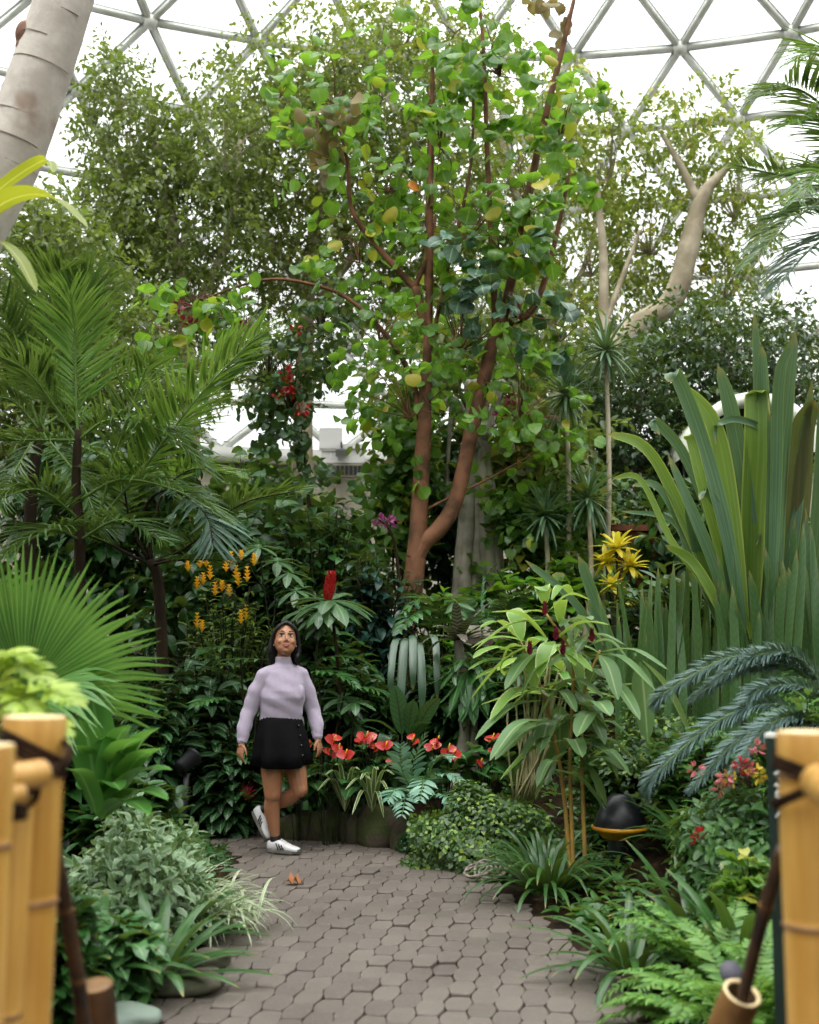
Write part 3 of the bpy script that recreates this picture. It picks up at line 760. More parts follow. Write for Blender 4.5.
for px, py in [(285, 372), (295, 392), (302, 410), (296, 330), (278, 395), (247, 327), (290, 385)]:
    F = MB(); flowerball(F, at(px, py, 12.2), .09, 12, size=.065); F.build('flower_cluster', M_red if px > 250 else M_mag, vine)
for px, py in [(186, 322), (192, 326), (181, 305), (247, 326)]:
    F = MB(); flowerball(F, at(px, py, Yt-.2), .08, 12, size=.065); F.build('flower', M_crimson, tree0)
for px, py in [(508, 408), (512, 398), (500, 415)]:
    F = MB(); flowerball(F, at(px, py, Yt-.2), .06, 9, size=.055); F.build('flower', M_crimson, tree0)

# ---------------------------------------------------------------- bushes around and behind the forked tree
M_bright = leafmat('bright_leaf', '#3f7526', '#6fa338', trans='#9ccc35', rough=.4, tl=.38, yellow='#b8b43c', yf=.06)
M_midg = leafmat('mid_leaf', '#2c5526', '#4f7d38', rough=.36, tl=.3, yellow='#8f9a3a', yf=.04)
M_midl = leafmat('mid_light_leaf', '#3c6428', '#6a8e40', trans='#90b83a', rough=.36, tl=.36, yellow='#a8a844', yf=.07)
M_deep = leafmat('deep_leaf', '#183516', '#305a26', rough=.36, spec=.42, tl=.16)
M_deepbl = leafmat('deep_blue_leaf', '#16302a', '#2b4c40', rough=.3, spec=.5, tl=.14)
M_yel = leafmat('yellow_leaf', '#b8a81c', '#e0d03a', trans='#e8da40', rough=.4, tl=.4)
M_olive = leafmat('olive_leaf', '#4a5a26', '#7c8438', rough=.45, tl=.35, yellow='#b0a040', yf=.12)
bush('broad_leaf_shrub', 'yellow-green rambling bush at right of the grey fluted trunk', 555, 395, 570, 12.9, 150, M_olive, T_heart, (.10, .18), 1700)
shrub('broad_leaf_shrub', 'bright green big-leaved bush low behind the zebra-striped bromeliad', 'shrub', 530, 545, 12.0, 150, M_bright, T_heart, (.18, .30), 22, 8, start=.4, pitch=.05)
bush('climbing_shrub', 'tall bright leafy bush rising along left side of the forked tree', 404, 375, 560, 12.6, 62, M_midl, T_heart, (.12, .19), 1000)
bush('climbing_shrub', 'leafy bush in front of the wall heater below its white ledge', 285, 478, 585, 13.2, 200, M_midg, T_heart, (.14, .21), 1500)
shrub('climbing_shrub', 'shaded dark bush with drooping leaves beneath the magenta flowers', 'shrub', 320, 500, 11.4, 200, M_deep, T_ell, (.16, .26), 46, 14, start=.2, pitch=-.25, dome=.3)
shrub('climbing_shrub', 'blackish-green glossy bush left of the forked trunk base', 'shrub', 380, 545, 10.9, 120, M_deepbl, T_ell, (.15, .24), 36, 14, start=.2, pitch=-.3, dome=.3)
th = thing('flowering_twig', 'thin arching twig of magenta blossoms left of the forked trunk', 'flower', onground(382, 11.))
mb = MB(); limb(mb, [(400, 640, 11.), (398, 570, 10.9), (392, 535, 10.8), (378, 518, 10.7)], [.02, .008], 6); mb.build('stem', M_stem_br, th)
for px, py in [(378, 518), (388, 520), (393, 522), (383, 522)]:
    F = MB(); flowerball(F, at(px, py, 10.7), .05, 12, size=.05); F.build('blossom', M_mag, th)
shrub('leafy_shrub', 'small light-leaved bush at right foot of the forked trunk', 'shrub', 440, 575, 11.0, 60, M_bright, T_ell, (.08, .15), 18, 12, start=.3)
bush('leafy_shrub', 'light leafy bush low between grey fluted trunk and yellow dracaena', 545, 470, 590, 12.4, 130, M_midl, T_heart, (.10, .17), 1200)
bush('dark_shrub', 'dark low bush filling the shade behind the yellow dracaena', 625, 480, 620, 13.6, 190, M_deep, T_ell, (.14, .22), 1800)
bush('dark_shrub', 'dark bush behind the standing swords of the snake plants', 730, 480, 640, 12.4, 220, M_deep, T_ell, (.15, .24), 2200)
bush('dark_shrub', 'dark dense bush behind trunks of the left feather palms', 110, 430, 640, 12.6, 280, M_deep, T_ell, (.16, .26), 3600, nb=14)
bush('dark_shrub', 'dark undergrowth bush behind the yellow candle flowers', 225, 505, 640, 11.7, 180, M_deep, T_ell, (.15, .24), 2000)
shrub('leafy_shrub', 'light bush against the concrete wall right of the palms', 'shrub', 255, 440, 14.5, 110, M_bright, T_lance, (.2, .34), 18, 12, start=.3, dome=.3)

bush('dark_shrub', 'dark bush in the gap between red forked trunk and grey fluted trunk', 445, 420, 630, 13.5, 80, M_deep, T_heart, (.12, .19), 1000)
# spiky rosettes on stems behind the tree
M_yucca = leafmat('yucca_leaf', '#3a5c40', '#6c8c68', rough=.35, tl=.2)
def rosette(mb, c, n, L, W, up=.2, lo=-1.0, hi=1.3, droop=.5, rnd=.15, a=.1, b=.5, fold=.3):
    for k in range(n):
        az = k*2.39996+rng.normal(0, .1); pt = lo+(hi-lo)*((k+.5)/n)+rng.normal(0, .08)
        l = L*rng.uniform(.8, 1.05)
        p = arc(c, az, pt, l, droop*rng.uniform(.6, 1.3), 5)
        blade(mb, p, W*rng.uniform(.85, 1.1), a, b, fold, side=[-sin(az), cos(az), 0], n=6)
for px, py, Y, rr, lab in [(606, 350, 12.0, 44, 'topmost spiky rosette plant against the pale leaning trunk'), (566, 394, 12.0, 44, 'spiky rosette plant just below and left of the topmost one'), (588, 498, 11.9, 42, 'spiky rosette plant directly above the yellow dracaena'), (545, 515, 11.9, 38, 'lowest-left spiky rosette plant amid the olive bush')]:
    c = at(px, py, Y); b = onground(px-6, Y); th = thing('spiky_dracaena', lab, 'plant', b)
    mb = MB(); tube(mb, spline([b, (b+c)/2+np.array([.06, 0, 0]), c], 12), [.03, .022], 7); mb.build('stem', M_bark_pale, th)
    L = MB(); rosette(L, c, 70, rr*mpp(Y)*1.15, .036, lo=-1.1, hi=1.4, droop=.5); L.build('rosette', M_yucca, th)
# yellow dracaena
b = onground(618, 11.4); th = thing('yellow_dracaena', 'bright yellow-leaved dracaena shining in the shade right of centre', 'plant', b)
mb = MB()
for px, py, rr in [(617, 548, 27), (606, 562, 20), (630, 566, 20), (612, 585, 16), (625, 598, 14)]:
    c = at(px, py, 11.4+rng.normal(0, .06)); S = MB(); tube(S, spline([b, (b+c)/2, c], 8), [.018, .012], 6); S.build('stem', M_stem, th)
    L = MB(); rosette(L, c, 20, rr*mpp(11.4)*1.1, .055, lo=-.5, hi=1.35, droop=.8, a=.35, b=.6); L.build('leaf_whorl', M_yel, th)

# ---------------------------------------------------------------- feather palms on the left
M_palm = leafmat('palm_leaflet', '#34562a', '#587a3a', rough=.34, spec=.5, tl=.26)
M_palm_lt = leafmat('palm_leaflet_light', '#4a7530', '#729a44', rough=.34, spec=.5, tl=.32)
M_palm_bl = leafmat('palm_leaflet_grey', '#4a6a5a', '#6f8f80', rough=.35, spec=.5, tl=.2)
def frond(th, path, nl, ll, mat, lw=1., a0=1.2, a1=.4, r=.014, vee=.35, lift=.15, start=.15, tms=None, lenf=None, rm=None, up=None, sag=0.):
    if tms is None: nl = int(nl*1.25); lw *= .8
    L = MB(); pinnate(L, path, nl, ll, lw, tms or T_leaflet, a0, a1, start, lift, vee, lenf=lenf, up=up, sag=sag)
    o = L.build('frond', mat, th); S = MB(); tube(S, spline(path, 20), [r, r*.25], 5); S.build('rachis', rm or M_rachis, o)
    return o
def pxpath(pts): return [at(*p) for p in pts]
b = onground(82, 9.3); th = thing('feather_palm', 'large feather palm with arching fronds and slender trunk at left', 'palm', b)
mb = MB(); tube(mb, spline([b, at(80, 560, 9.3), at(76, 490, 9.3), at(78, 430, 9.3)], 20), [.05, .04, .03], 9); mb.build('trunk', M_stem_br, th)
c = (78, 440, 9.3)
for pts, nl, ll, mat in [
    ([c, (76, 400, 9.3), (75, 340, 9.2), (70, 290, 9.0)], 44, .50, M_palm_lt),
    ([(100, 520, 9.3), (150, 460, 9.2), (200, 395, 9.0), (262, 330, 8.8)], 52, .62, M_palm_lt),
    ([(95, 530, 9.2), (120, 440, 9.1), (140, 385, 9.0), (148, 365, 8.9)], 26, .40, M_palm),
    ([c, (50, 400, 9.2), (25, 370, 9.0), (-10, 352, 8.8)], 40, .50, M_palm),
    ([c, (110, 420, 9.2), (160, 430, 9.0), (205, 470, 8.9)], 40, .50, M_palm),
    ([c, (40, 440, 9.1), (-10, 440, 8.9)], 34, .46, M_palm),
    ([(80, 500, 9.3), (120, 480, 9.1), (175, 490, 8.9), (225, 520, 8.8)], 40, .45, M_palm),
    ([(80, 520, 9.3), (40, 490, 9.0), (-5, 500, 8.8)], 36, .45, M_palm),
    ([(80, 540, 9.3), (120, 520, 9.0), (160, 540, 8.8)], 36, .42, M_palm),
    ([(80, 540, 9.3), (50, 530, 9.0), (0, 560, 8.8)], 36, .42, M_palm)]:
    frond(th, pxpath(pts), nl, ll, mat)
b = onground(28, 10.4); th = thing('feather_palm', 'feather palm whose upright fronds rise highest at the left edge', 'palm', b)
mb = MB(); tube(mb, spline([b, at(30, 520, 10.4), at(40, 430, 10.4)], 12), [.06, .045], 9); mb.build('trunk', M_stem_br, th)
c = (40, 430, 10.4)
for pts, nl, ll in [([c, (44, 370, 10.3), (50, 300, 10.1), (62, 270, 9.9)], 44, .6), ([c, (60, 370, 10.3), (85, 310, 10.1), (80, 275, 10)], 40, .55), ([c, (20, 370, 10.3), (0, 320, 10.1), (-20, 300, 10)], 40, .55), ([c, (110, 380, 10.4), (160, 370, 10.3), (195, 400, 10.2)], 36, .5), ([c, (10, 400, 10.3), (-30, 400, 10.1)], 34, .5), ([c, (90, 450, 10.3), (140, 470, 10.1), (180, 500, 10)], 34, .45), ([c, (80, 480, 10.2), (100, 530, 10.)], 34, .45), ([c, (10, 480, 10.2), (-20, 540, 10.)], 34, .45)]:
    frond(th, pxpath(pts), nl, ll, M_palm)
b = onground(170, 9.8); th = thing('feather_palm', 'low feather palm with dark bare stalks and grey-green fanned frond', 'palm', b)
mb = MB(); tube(mb, spline([b, at(160, 600, 9.8), at(150, 560, 9.8)], 8), [.05, .04], 8); mb.build('trunk', M_stem_br, th)
c = (150, 565, 9.8)
for pts, nl, ll, mat, st in [([c, (145, 510, 9.6), (170, 490, 9.3), (205, 515, 9.1), (213, 545, 9.)], 26, .42, M_palm_bl, .45), ([c, (190, 545, 9.7), (240, 505, 9.5), (300, 490, 9.3)], 40, .42, M_palm, .3), ([c, (130, 520, 9.7), (120, 480, 9.5), (90, 470, 9.3)], 28, .4, M_palm, .4), ([c, (160, 500, 9.8), (190, 470, 9.7), (230, 475, 9.6)], 30, .4, M_palm_lt, .4), ([c, (100, 540, 9.7), (60, 530, 9.5)], 30, .4, M_palm, .4), ([c, (180, 560, 9.6), (220, 560, 9.4)], 26, .35, M_palm, .4)]:
    frond(th, pxpath(pts), nl, ll, mat, lw=1.5, start=st, rm=M_stem_br)
# dark green feathery palm at the upper right corner, leaning in from outside
b = onground(905, 7.5); th = thing('feather_palm', 'feather palm whose fronds hang in from the upper right corner', 'palm', b)
mb = MB(); tube(mb, spline([b, at(900, 500, 7.5), at(880, 230, 7.5)], 14), [.12, .09], 10); mb.build('trunk', M_bark_grey, th)
c = (880, 230, 7.5)
for pts, nl, ll, mat in [([c, (840, 130, 7.4), (800, 90, 7.2), (765, 95, 7.0)], 40, .42, M_palm), ([c, (850, 150, 7.3), (820, 120, 7.1), (790, 125, 6.9)], 36, .4, M_palm_lt),
    ([c, (840, 200, 7.3), (800, 215, 7.0), (752, 262, 6.8)], 46, .42, M_palm), ([c, (845, 230, 7.2), (810, 250, 7.0), (775, 290, 6.9)], 40, .38, M_palm_bl), ([c, (830, 170, 7.4), (785, 175, 7.2), (735, 165, 7.0)], 46, .36, M_palm), ([c, (850, 90, 7.4), (830, 50, 7.3), (800, 60, 7.1)], 36, .4, M_palm_lt), ([c, (850, 200, 7.), (825, 170, 6.8), (800, 200, 6.6)], 36, .35, M_palm_lt)]:
    frond(th, pxpath(pts), nl, ll, mat)
# ---------------------------------------------------------------- planting behind the woman
M_cal = leafmat('calathea_leaf', '#183a1e', '#2a5a2e', rough=.34, spec=.42, tl=.14, vein='#7d9c72', nv=8, vs=.45)
M_cal2 = leafmat('calathea_striped', '#23492a', '#3a6638', rough=.34, tl=.16, vein='#0f2415', nv=10, vs=.75)
M_zebra = leafmat('zebra_bromeliad', '#161c16', '#222a20', rough=.4, tl=.05, band='#7c7464', nb=11)
M_phil = leafmat('philodendron_leaf', '#234c25', '#3c6c36', rough=.3, spec=.5, tl=.2, mid='#7ea05c')
M_umb = leafmat('spiral_ginger_leaf', '#2c4e2e', '#46693f', rough=.38, tl=.18, mid='#6d8c58')
M_bluef = leafmat('blue_fern', '#54846c', '#86b298', rough=.45, tl=.2)
M_strapd = leafmat('dark_strap', '#22421f', '#3c6430', rough=.3, spec=.5, tl=.18, stri_gloss='#4a7038', mid='#4d7444')
M_strapg = leafmat('grey_strap', '#2a4230', '#44604a', rough=.35, tl=.15, stri_gloss='#5c7a60')
M_varieg = leafmat('variegated_strap', '#4d6a38', '#6d8a4a', rough=.4, tl=.25, edge='#c9cfa4', ew=.35)

for args in [
    ('calathea', 'tall dark calathea with pale-veined leaves filling the gloom left of the woman', 205, 640, 9.75, 130, M_cal, T_ell, (.20, .30), 26, 9),
    ('calathea', 'low dark calathea beside the black spotlight left of the woman', 225, 715, 9.45, 100, M_cal, T_ell, (.17, .25), 20, 8),
    ('calathea', 'dark broad-leaved calathea below the fan palm at the left bed', 150, 660, 9.3, 110, M_cal, T_ell, (.2, .3), 22, 9),
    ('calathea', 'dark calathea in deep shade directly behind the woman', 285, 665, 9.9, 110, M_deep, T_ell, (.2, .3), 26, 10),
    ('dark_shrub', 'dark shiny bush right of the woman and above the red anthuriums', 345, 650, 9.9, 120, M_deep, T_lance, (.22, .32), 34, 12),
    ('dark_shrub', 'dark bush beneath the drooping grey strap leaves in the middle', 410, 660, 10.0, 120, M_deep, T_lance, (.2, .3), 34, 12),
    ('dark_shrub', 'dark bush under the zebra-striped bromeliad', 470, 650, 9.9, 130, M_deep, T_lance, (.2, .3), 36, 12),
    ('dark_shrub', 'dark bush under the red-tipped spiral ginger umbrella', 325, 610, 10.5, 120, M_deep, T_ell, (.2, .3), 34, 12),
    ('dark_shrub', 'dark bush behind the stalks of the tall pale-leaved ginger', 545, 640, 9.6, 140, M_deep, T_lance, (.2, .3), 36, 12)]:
    n_, l_, cx, yt, Y, wd, mt, tm, sz, ns, nl = args
    shrub(n_, l_, 'shrub' if 'shrub' in n_ else 'plant', cx, yt, Y, wd, mt, tm, sz, ns, int(nl*1.4), start=.12, pitch=-.15, dome=.3, stem_r=.006)

# yellow candle plant
b = onground(228, 10.4); th = thing('candle_plant', 'bush with upright golden-yellow flower candles left above the woman', 'plant', b)
L, S = MB(), MB(); grow(b, zat(570, 10.4)-b[2], .42, 34, 22, (.10, .17), T_lance, L, S, start=.2, pitch=.1, dome=.2)
L.build('foliage', leafmat('candle_leaf', '#46642a', '#70882e', tl=.3), th); S.build('branch_framework', M_stem, th)
M_gold = leafmat('golden_bract', '#f0b01a', '#ffd840', trans='#ffe050', rough=.5, tl=.4)
for px, py in [(188, 572), (200, 568), (206, 567), (203, 585), (197, 590), (231, 565), (241, 560), (226, 572), (236, 580), (222, 592), (238, 586), (247, 582), (215, 596), (254, 566), (229, 597), (202, 632), (197, 628), (241, 624), (246, 620), (210, 580)]:
    F = MB(); c = at(px, py, 10.25+rng.normal(0, .08)); h = rng.uniform(.08, .14)
    for k in range(4):
        az = np.arange(5)*1.257+k*.6
        scatter(F, T_petal, c+np.array([0, 0, h*k/4])+np.zeros((5, 3)), np.stack([np.cos(az)*.6, np.sin(az)*.6, np.full(5, .9)], -1), [0, 0, 1.], .06-.008*k)
    F.build('flower_candle', M_gold, th)

# spiral ginger umbrella with red cone
def whorl(mb, c, n, L, W, pitch, droop, tm=None, a=.7, b=.75, tilt=(0, 0), fold=.2):
    for k in range(n):
        az = 2*pi*k/n+rng.normal(0, .12)
        p = arc(c, az, pitch+rng.normal(0, .1)+tilt[0]*cos(az-tilt[1]), L*rng.uniform(.85, 1.08), droop, 6)
        blade(mb, p, W*rng.uniform(.9, 1.1), a, b, fold, side=[-sin(az), cos(az), 0], n=7)
b = onground(330, 9.6); c = at(331, 600, 9.5); th = thing('spiral_ginger', 'spiral ginger with umbrella of leaves under one red cone', 'plant', b)
mb = MB(); tube(mb, spline([b, (b+c)/2+np.array([.08, .05, 0]), c], 10), [.016, .012], 7); mb.build('stem', M_stem_br, th)
L = MB(); whorl(L, c, 13, .40, .115, .05, .75, tilt=(.35, pi/2)); whorl(L, c-np.array([0, 0, .05]), 9, .36, .10, -.1, .9); L.build('leaf_whorl', M_umb, th)
F = MB(); q0 = c+np.array([-.02, -.04, 0]); d = np.array([.03, 0, .2])
for k in range(9):
    az = np.arange(6)*1.047+k*.5; r_ = .035*sin(pi*(.25+.7*k/9))
    scatter(F, T_petal, q0+d*k/9+np.stack([np.cos(az), np.sin(az), az*0], -1)*r_*.7, np.stack([np.cos(az)*.5, np.sin(az)*.5, az*0+1], -1), np.stack([np.cos(az), np.sin(az), az*0], -1), .055)
tube(F, [q0, q0+d*.97], [.024, .026, .006], 8); F.build('flower_cone', M_red, th)

# lobed philodendrons
def bigleaf(th, px, py, Y, az, L, pit, droop, n=9, ll=.17, mat=None, a0=1.25, a1=.5, lw=1.6, stalk=True, name='lobed_leaf'):
    p0 = at(px, py, Y); P = arc(p0, az, pit, L, droop, 8); M = MB()
    pinnate(M, P, n, ll, lw, T_lobe, a0, a1, .06, .02, .25, jit=.03)
    o = M.build(name, mat or M_phil, th); S = MB(); tube(S, P, [.007, .003], 5)
    if stalk:
        b_ = np.array(th.location); tube(S, spline([b_, (b_+p0)/2+np.array([0, 0, .15]), p0], 10), [.01, .007], 5, cap=False)
    S.build('leaf_stalk', M_stem, o)
def lobed(name, label, px, Y, leaves, mat=None, **k):
    th = thing(name, label, 'plant', onground(px, Y))
    for q in leaves: bigleaf(th, *q, mat=mat, **k)
    return th
lobed('philodendron', 'philodendron with comb-lobed leaf just left of the womans shoulder', 250, 9.5, [(262, 660, 9.3, pi*1.02, .42, .1, .5), (240, 650, 9.4, pi*1.2, .36, .2, .7), (225, 700, 9.3, pi*1.3, .3, .2, .7)])
lobed('philodendron', 'philodendron with comb-lobed leaves right behind the womans arm', 325, 9.5, [(318, 660, 9.4, .1, .44, .25, .9), (312, 672, 9.4, -.5, .40, .1, .8), (345, 690, 9.4, -.3, .34, .2, .7), (318, 715, 9.4, .2, .3, .2, .9)])
# palmate plants
for cx, cy, Y, r_, lab in [(357, 705, 9.5, .26, 'small palmate-leaved plant above the red anthuriums'), (278, 560, 10.6, .3, 'small dark palmate plant below the concrete wall'), (310, 615, 10.2, .34, 'palmate plant left beneath the red spiral ginger cone')]:
    b = onground(cx, Y); th = thing('umbrella_plant', lab, 'plant', b); L, S = MB(), MB()
    for k in range(4):
        c = at(cx+rng.normal(0, 14), cy+rng.normal(0, 14), Y+rng.normal(0, .1)); whorl(L, c, 8, r_*.8, .075, .1, .8, tilt=(.4, pi/2)); tube(S, spline([b, (b+c)/2+rng.normal(0, .04, 3), c], 8), [.01, .006], 5)
    L.build('leaf_whorl', M_umb, th); S.build('stem', M_stem, th)
# upright zebra-veined prayer plants
b = onground(400, 9.3); th = thing('prayer_plant', 'prayer plant with upright dark-barred green leaves above the blue fern', 'plant', b)
for px, py, tx, ty, W_ in [(402, 735, 394, 685, .13), (408, 735, 414, 700, .11), (398, 735, 358, 722, .11), (415, 735, 440, 698, .12), (410, 740, 432, 722, .1), (396, 738, 378, 745, .1)]:
    L = MB(); p0 = at(px, py, 9.25); p1 = at(tx, ty, 9.15); m_ = (p0+p1)/2+np.array([0, -.02, .05])
    blade(L, [p0, m_, p1], W_, .6, .7, .2, side=[1, .15, .0] if abs(tx-px) < 30 else None, n=10); o = L.build('leaf', M_cal2, th)
    S = MB(); tube(S, spline([b, (b+p0)/2+np.array([0, 0, .03]), p0], 6), .005, 5); S.build('leaf_stalk', M_stem, o)
# zebra bromeliad on a mossy log, with hanging grey straps
b = onground(452, 9.55); th = thing('zebra_bromeliad', 'bromeliad of dark leaves with cream zebra bands in the middle bed', 'plant', b)
c = at(458, 640, 9.5); mb = MB(); tube(mb, spline([b, (b+c)/2+np.array([.08, .1, 0]), c], 10), [.06, .05, .035], 8, wob=.1); mb.build('stump', M_bark_grey, th)
L = MB()
for az, pt, l, dr in [(-.2, .7, .42, .7), (.3, .35, .5, .6), (pi+.2, .5, .34, 1.5), (pi-.4, .3, .32, 1.7), (-1.2, .9, .36, .9), (-1.7, 1.2, .35, .5), (pi*.5, .9, .4, .6), (-.7, .5, .4, .8), (pi+.9, .8, .36, 1.2), (.1, 1.1, .42, .6), (-.1, .2, .44, .5), (-1.45, .5, .34, 1.3)]:
    blade(L, arc(c, az, pt, l, dr, 8), .085, .18, .4, .2, side=[-sin(az), cos(az), 0], n=10)
L.build('leaf_rosette', M_zebra, th)
b = onground(415, 9.95); th = thing('strap_fern', 'plant with wide grey-green strap leaves hanging over a ledge', 'plant', b)
c = at(412, 648, 9.9); mb = MB(); tube(mb, spline([b, (b+c)/2+np.array([0, .1, 0]), c], 8), [.07, .05], 8, wob=.1); mb.build('stump', M_bark_grey, th)
for px, py, W_ in [(391, 700, .055), (401, 728, .07), (413, 690, .06), (422, 716, .07), (437, 700, .055)]:
    L = MB(); p1 = at(px, py, 9.6); blade(L, [c+np.array([0, 0, -.06*rng.random()]), c+np.array([(p1[0]-c[0])*rng.uniform(.5, .9), -.14, rng.uniform(-.02, .11)]), p1*.5+c*.5+np.array([(p1[0]-c[0])*.5, -.16-.05*rng.random(), 0]), p1], W_, .3, .4, .3, side=[1, 0, 0], n=14); L.build('leaf', M_strapg, th)
b = onground(475, 9.6); th = thing('staghorn_fern', 'staghorn fern with forked leaves drooping below the zebra bromeliad', 'fern', b)
c = at(470, 668, 9.6); mb = MB(); tube(mb, [b, (b+c)/2+np.array([0, .08, 0]), c], [.05, .04], 7, wob=.1); mb.build('stump', M_bark_grey, th)
L = MB()
for px, py, W_ in [(450, 712, .07), (462, 722, .08), (474, 726, .08), (488, 716, .07), (498, 705, .06), (440, 690, .05), (485, 690, .05), (455, 672, .05)]:
    p1 = at(px, py, 9.35); m_ = (c+p1)/2+np.array([0, -.05, .08]); blade(L, [c, m_, p1], W_*1.3, .6, .5, .15, n=10)
    for s in (-1, 1): blade(L, [m_, m_*.4+p1*.6+np.array([s*.06, 0, .01]), p1+np.array([s*.12, 0, .03])], W_*.7, .3, .5, .15, n=7)
L.build('foliage', M_phil, th)
# ferns along the ridge
def fern(name, label, px, Y, fr, mat, ll=.16, n=16, lw=1.3, tms=None, droop=0., cat='fern', a0=1.3, a1=.8, vee=.1):
    b = onground(px, Y); th = thing(name, label, cat, b)
    for pts in fr:
        frond(th, pxpath(pts), n, ll, mat, lw=lw, a0=a0, a1=a1, r=.007, vee=vee, lift=.03, start=.1, tms=tms or T_lobe, rm=M_rachis)
    return th
fern('ridge_fern', 'drooping broad-lobed fern left of the zebra bromeliad', 432, 10.2, [[(440, 630, 10.2), (435, 604, 10.1), (422, 598, 10.0), (405, 612, 9.9)], [(440, 630, 10.2), (445, 606, 10.1), (455, 600, 10), (462, 618, 9.9)], [(438, 630, 10.2), (425, 612, 10.0), (412, 616, 9.9), (400, 630, 9.8)]], M_phil, .2, 9, 1.7)
fern('ridge_fern', 'upright blue-green fern standing behind the zebra bromeliad', 480, 10.4, [[(482, 640, 10.4), (482, 610, 10.4), (484, 580, 10.4)], [(482, 630, 10.4), (495, 605, 10.3), (505, 602, 10.2)], [(482, 630, 10.4), (470, 605, 10.3), (462, 600, 10.2)]], M_bluef, .16, 13, 1.2)
fern('ridge_fern', 'arching dark fern behind the tall pale-leaved ginger', 520, 10.3, [[(505, 640, 10.3), (515, 606, 10.2), (530, 592, 10.1), (548, 598, 10.)], [(505, 640, 10.3), (505, 615, 10.2), (510, 600, 10.1), (520, 596, 10.)], [(510, 640, 10.3), (530, 620, 10.2), (550, 618, 10.)], [(505, 640, 10.3), (490, 620, 10.2), (478, 622, 10.)]], M_cal, .17, 15, 1.2)
fern('blue_fern', 'silvery blue-green lobed fern beside the red anthuriums at the bed edge', 418, 8.95, [[(420, 800, 8.9), (412, 770, 8.85), (425, 735, 8.8)], [(418, 800, 8.9), (402, 770, 8.8), (400, 745, 8.75)], [(422, 800, 8.9), (440, 775, 8.8), (462, 780, 8.7)], [(416, 800, 8.9), (398, 790, 8.7), (388, 800, 8.6)], [(424, 800, 8.9), (445, 795, 8.7), (458, 812, 8.6)], [(420, 800, 8.9), (424, 780, 8.7), (420, 800, 8.5)], [(420, 800, 8.9), (436, 760, 8.85), (452, 758, 8.8)], [(418, 800, 8.9), (408, 790, 8.7), (402, 815, 8.5)]], M_bluef, .13, 14, 1.25)
# anthuriums
M_anth = leafmat('anthurium_leaf', '#2a4f2c', '#44703c', rough=.25, spec=.55, tl=.18, mid='#6f9858')
def anthurium(label, px, Y, fl, ytop, w_):
    b = onground(px, Y); th = thing('anthurium', label, 'flower', b)
    L, S = MB(), MB(); grow(b, zat(ytop, Y)-b[2], w_*.5*mpp(Y), 12, 2, (.16, .24), T_heart, L, S, start=.85, pitch=-.1, dome=.3, stem_r=.004)
    L.build('foliage', M_anth, th); S.build('leaf_stalk', M_stem, th)
    for fx, fy, sz in fl:
        c = at(fx, fy, Y-.12); F = MB(); az = rng.uniform(0, 6.28)
        scatter(F, [tmpl(.85, .4, .6, 5, .5, .1)], c+rng.normal(0, .01, (2, 3)), np.stack([np.cos(az+np.arange(2)*2.6), np.sin(az+np.arange(2)*2.6)-.3, np.array([.35, .5])], -1), np.array([[.1, -1., .6], [-.3, -1., .5]]), sz*.72)
        o = F.build('spathe', M_red2, th); Q = MB(); tube(Q, [c, c+np.array([.015, -.02, .05])], [.006, .004], 6); Q.build('spadix', M_gold, o)
        Q = MB(); tube(Q, spline([b, (b+c)/2+np.array([0, .03, .05]), c], 7), .004, 5); Q.build('flower_stalk', M_stem, th)
M_red2 = leafmat('anthurium_spathe', '#9c2026', '#c83c34', trans='#c04438', rough=.25, spec=.6, tl=.2)
anthurium('red anthurium clump just right of the womans hand', 334, 9.0, [(334, 742, .13), (345, 756, .12), (338, 750, .1), (328, 755, .1)], 745, 60)
anthurium('red anthurium clump between the womans hand and the blue fern', 368, 9.1, [(366, 738, .13), (362, 745, .12), (371, 743, .13), (374, 750, .1), (385, 748, .12), (392, 761, .1)], 745, 70)
anthurium('red anthurium behind the right side of the blue fern', 445, 9.1, [(453, 756, .14), (437, 742, .1), (412, 742, .11), (432, 750, .1), (448, 750, .1)], 750, 70)
anthurium('red anthurium half hidden by the womans skirt', 300, 9.2, [(300, 742, .12), (306, 748, .12)], 745, 50)
anthurium('anthurium with orange-red flowers left of the tall ginger stalks', 488, 9.0, [(492, 740, .12), (495, 752, .10), (480, 765, .09)], 740, 60)
# magenta bromeliad
b = onground(246, 9.35); th = thing('guzmania', 'deep magenta star bromeliad low behind the womans rear shoe', 'flower', b)
c = at(246, 796, 9.3); L = MB(); rosette(L, c-np.array([0, 0, .06]), 18, .32, .04, lo=.2, hi=1.1, droop=1.2); L.build('leaf_rosette', M_deep, th)
F = MB(); rosette(F, c, 22, .11, .03, lo=-.2, hi=1.4, droop=.5, a=.4, b=.6); F.build('flower_head', leafmat('magenta_bract', '#8a1238', '#b8204e', rough=.4, tl=.2), th)
# black spotlight
b = onground(185, 9.1); th = thing('garden_spotlight', 'black garden spotlight hidden among dark leaves left of the woman', 'lamp', b)
c = at(187, 762, 9.1); mb = MB(); M3 = np.array(Matrix.Rotation(-1.0, 3, 'X'))@np.array(Matrix.Rotation(.5, 3, 'Y')); lathe(mb, [(.0, -.08), (.055, -.08), (.065, .06), (.075, .06), (.075, .08), (.06, .08), (.055, .06), (0, .06)], c, 20, 0, M3); mb.build('lamp_head', M_blk, th)
mb = MB(); tube(mb, [b, c-np.array([0, 0, .08])], .025, 8); mb.build('post', M_blk, th)
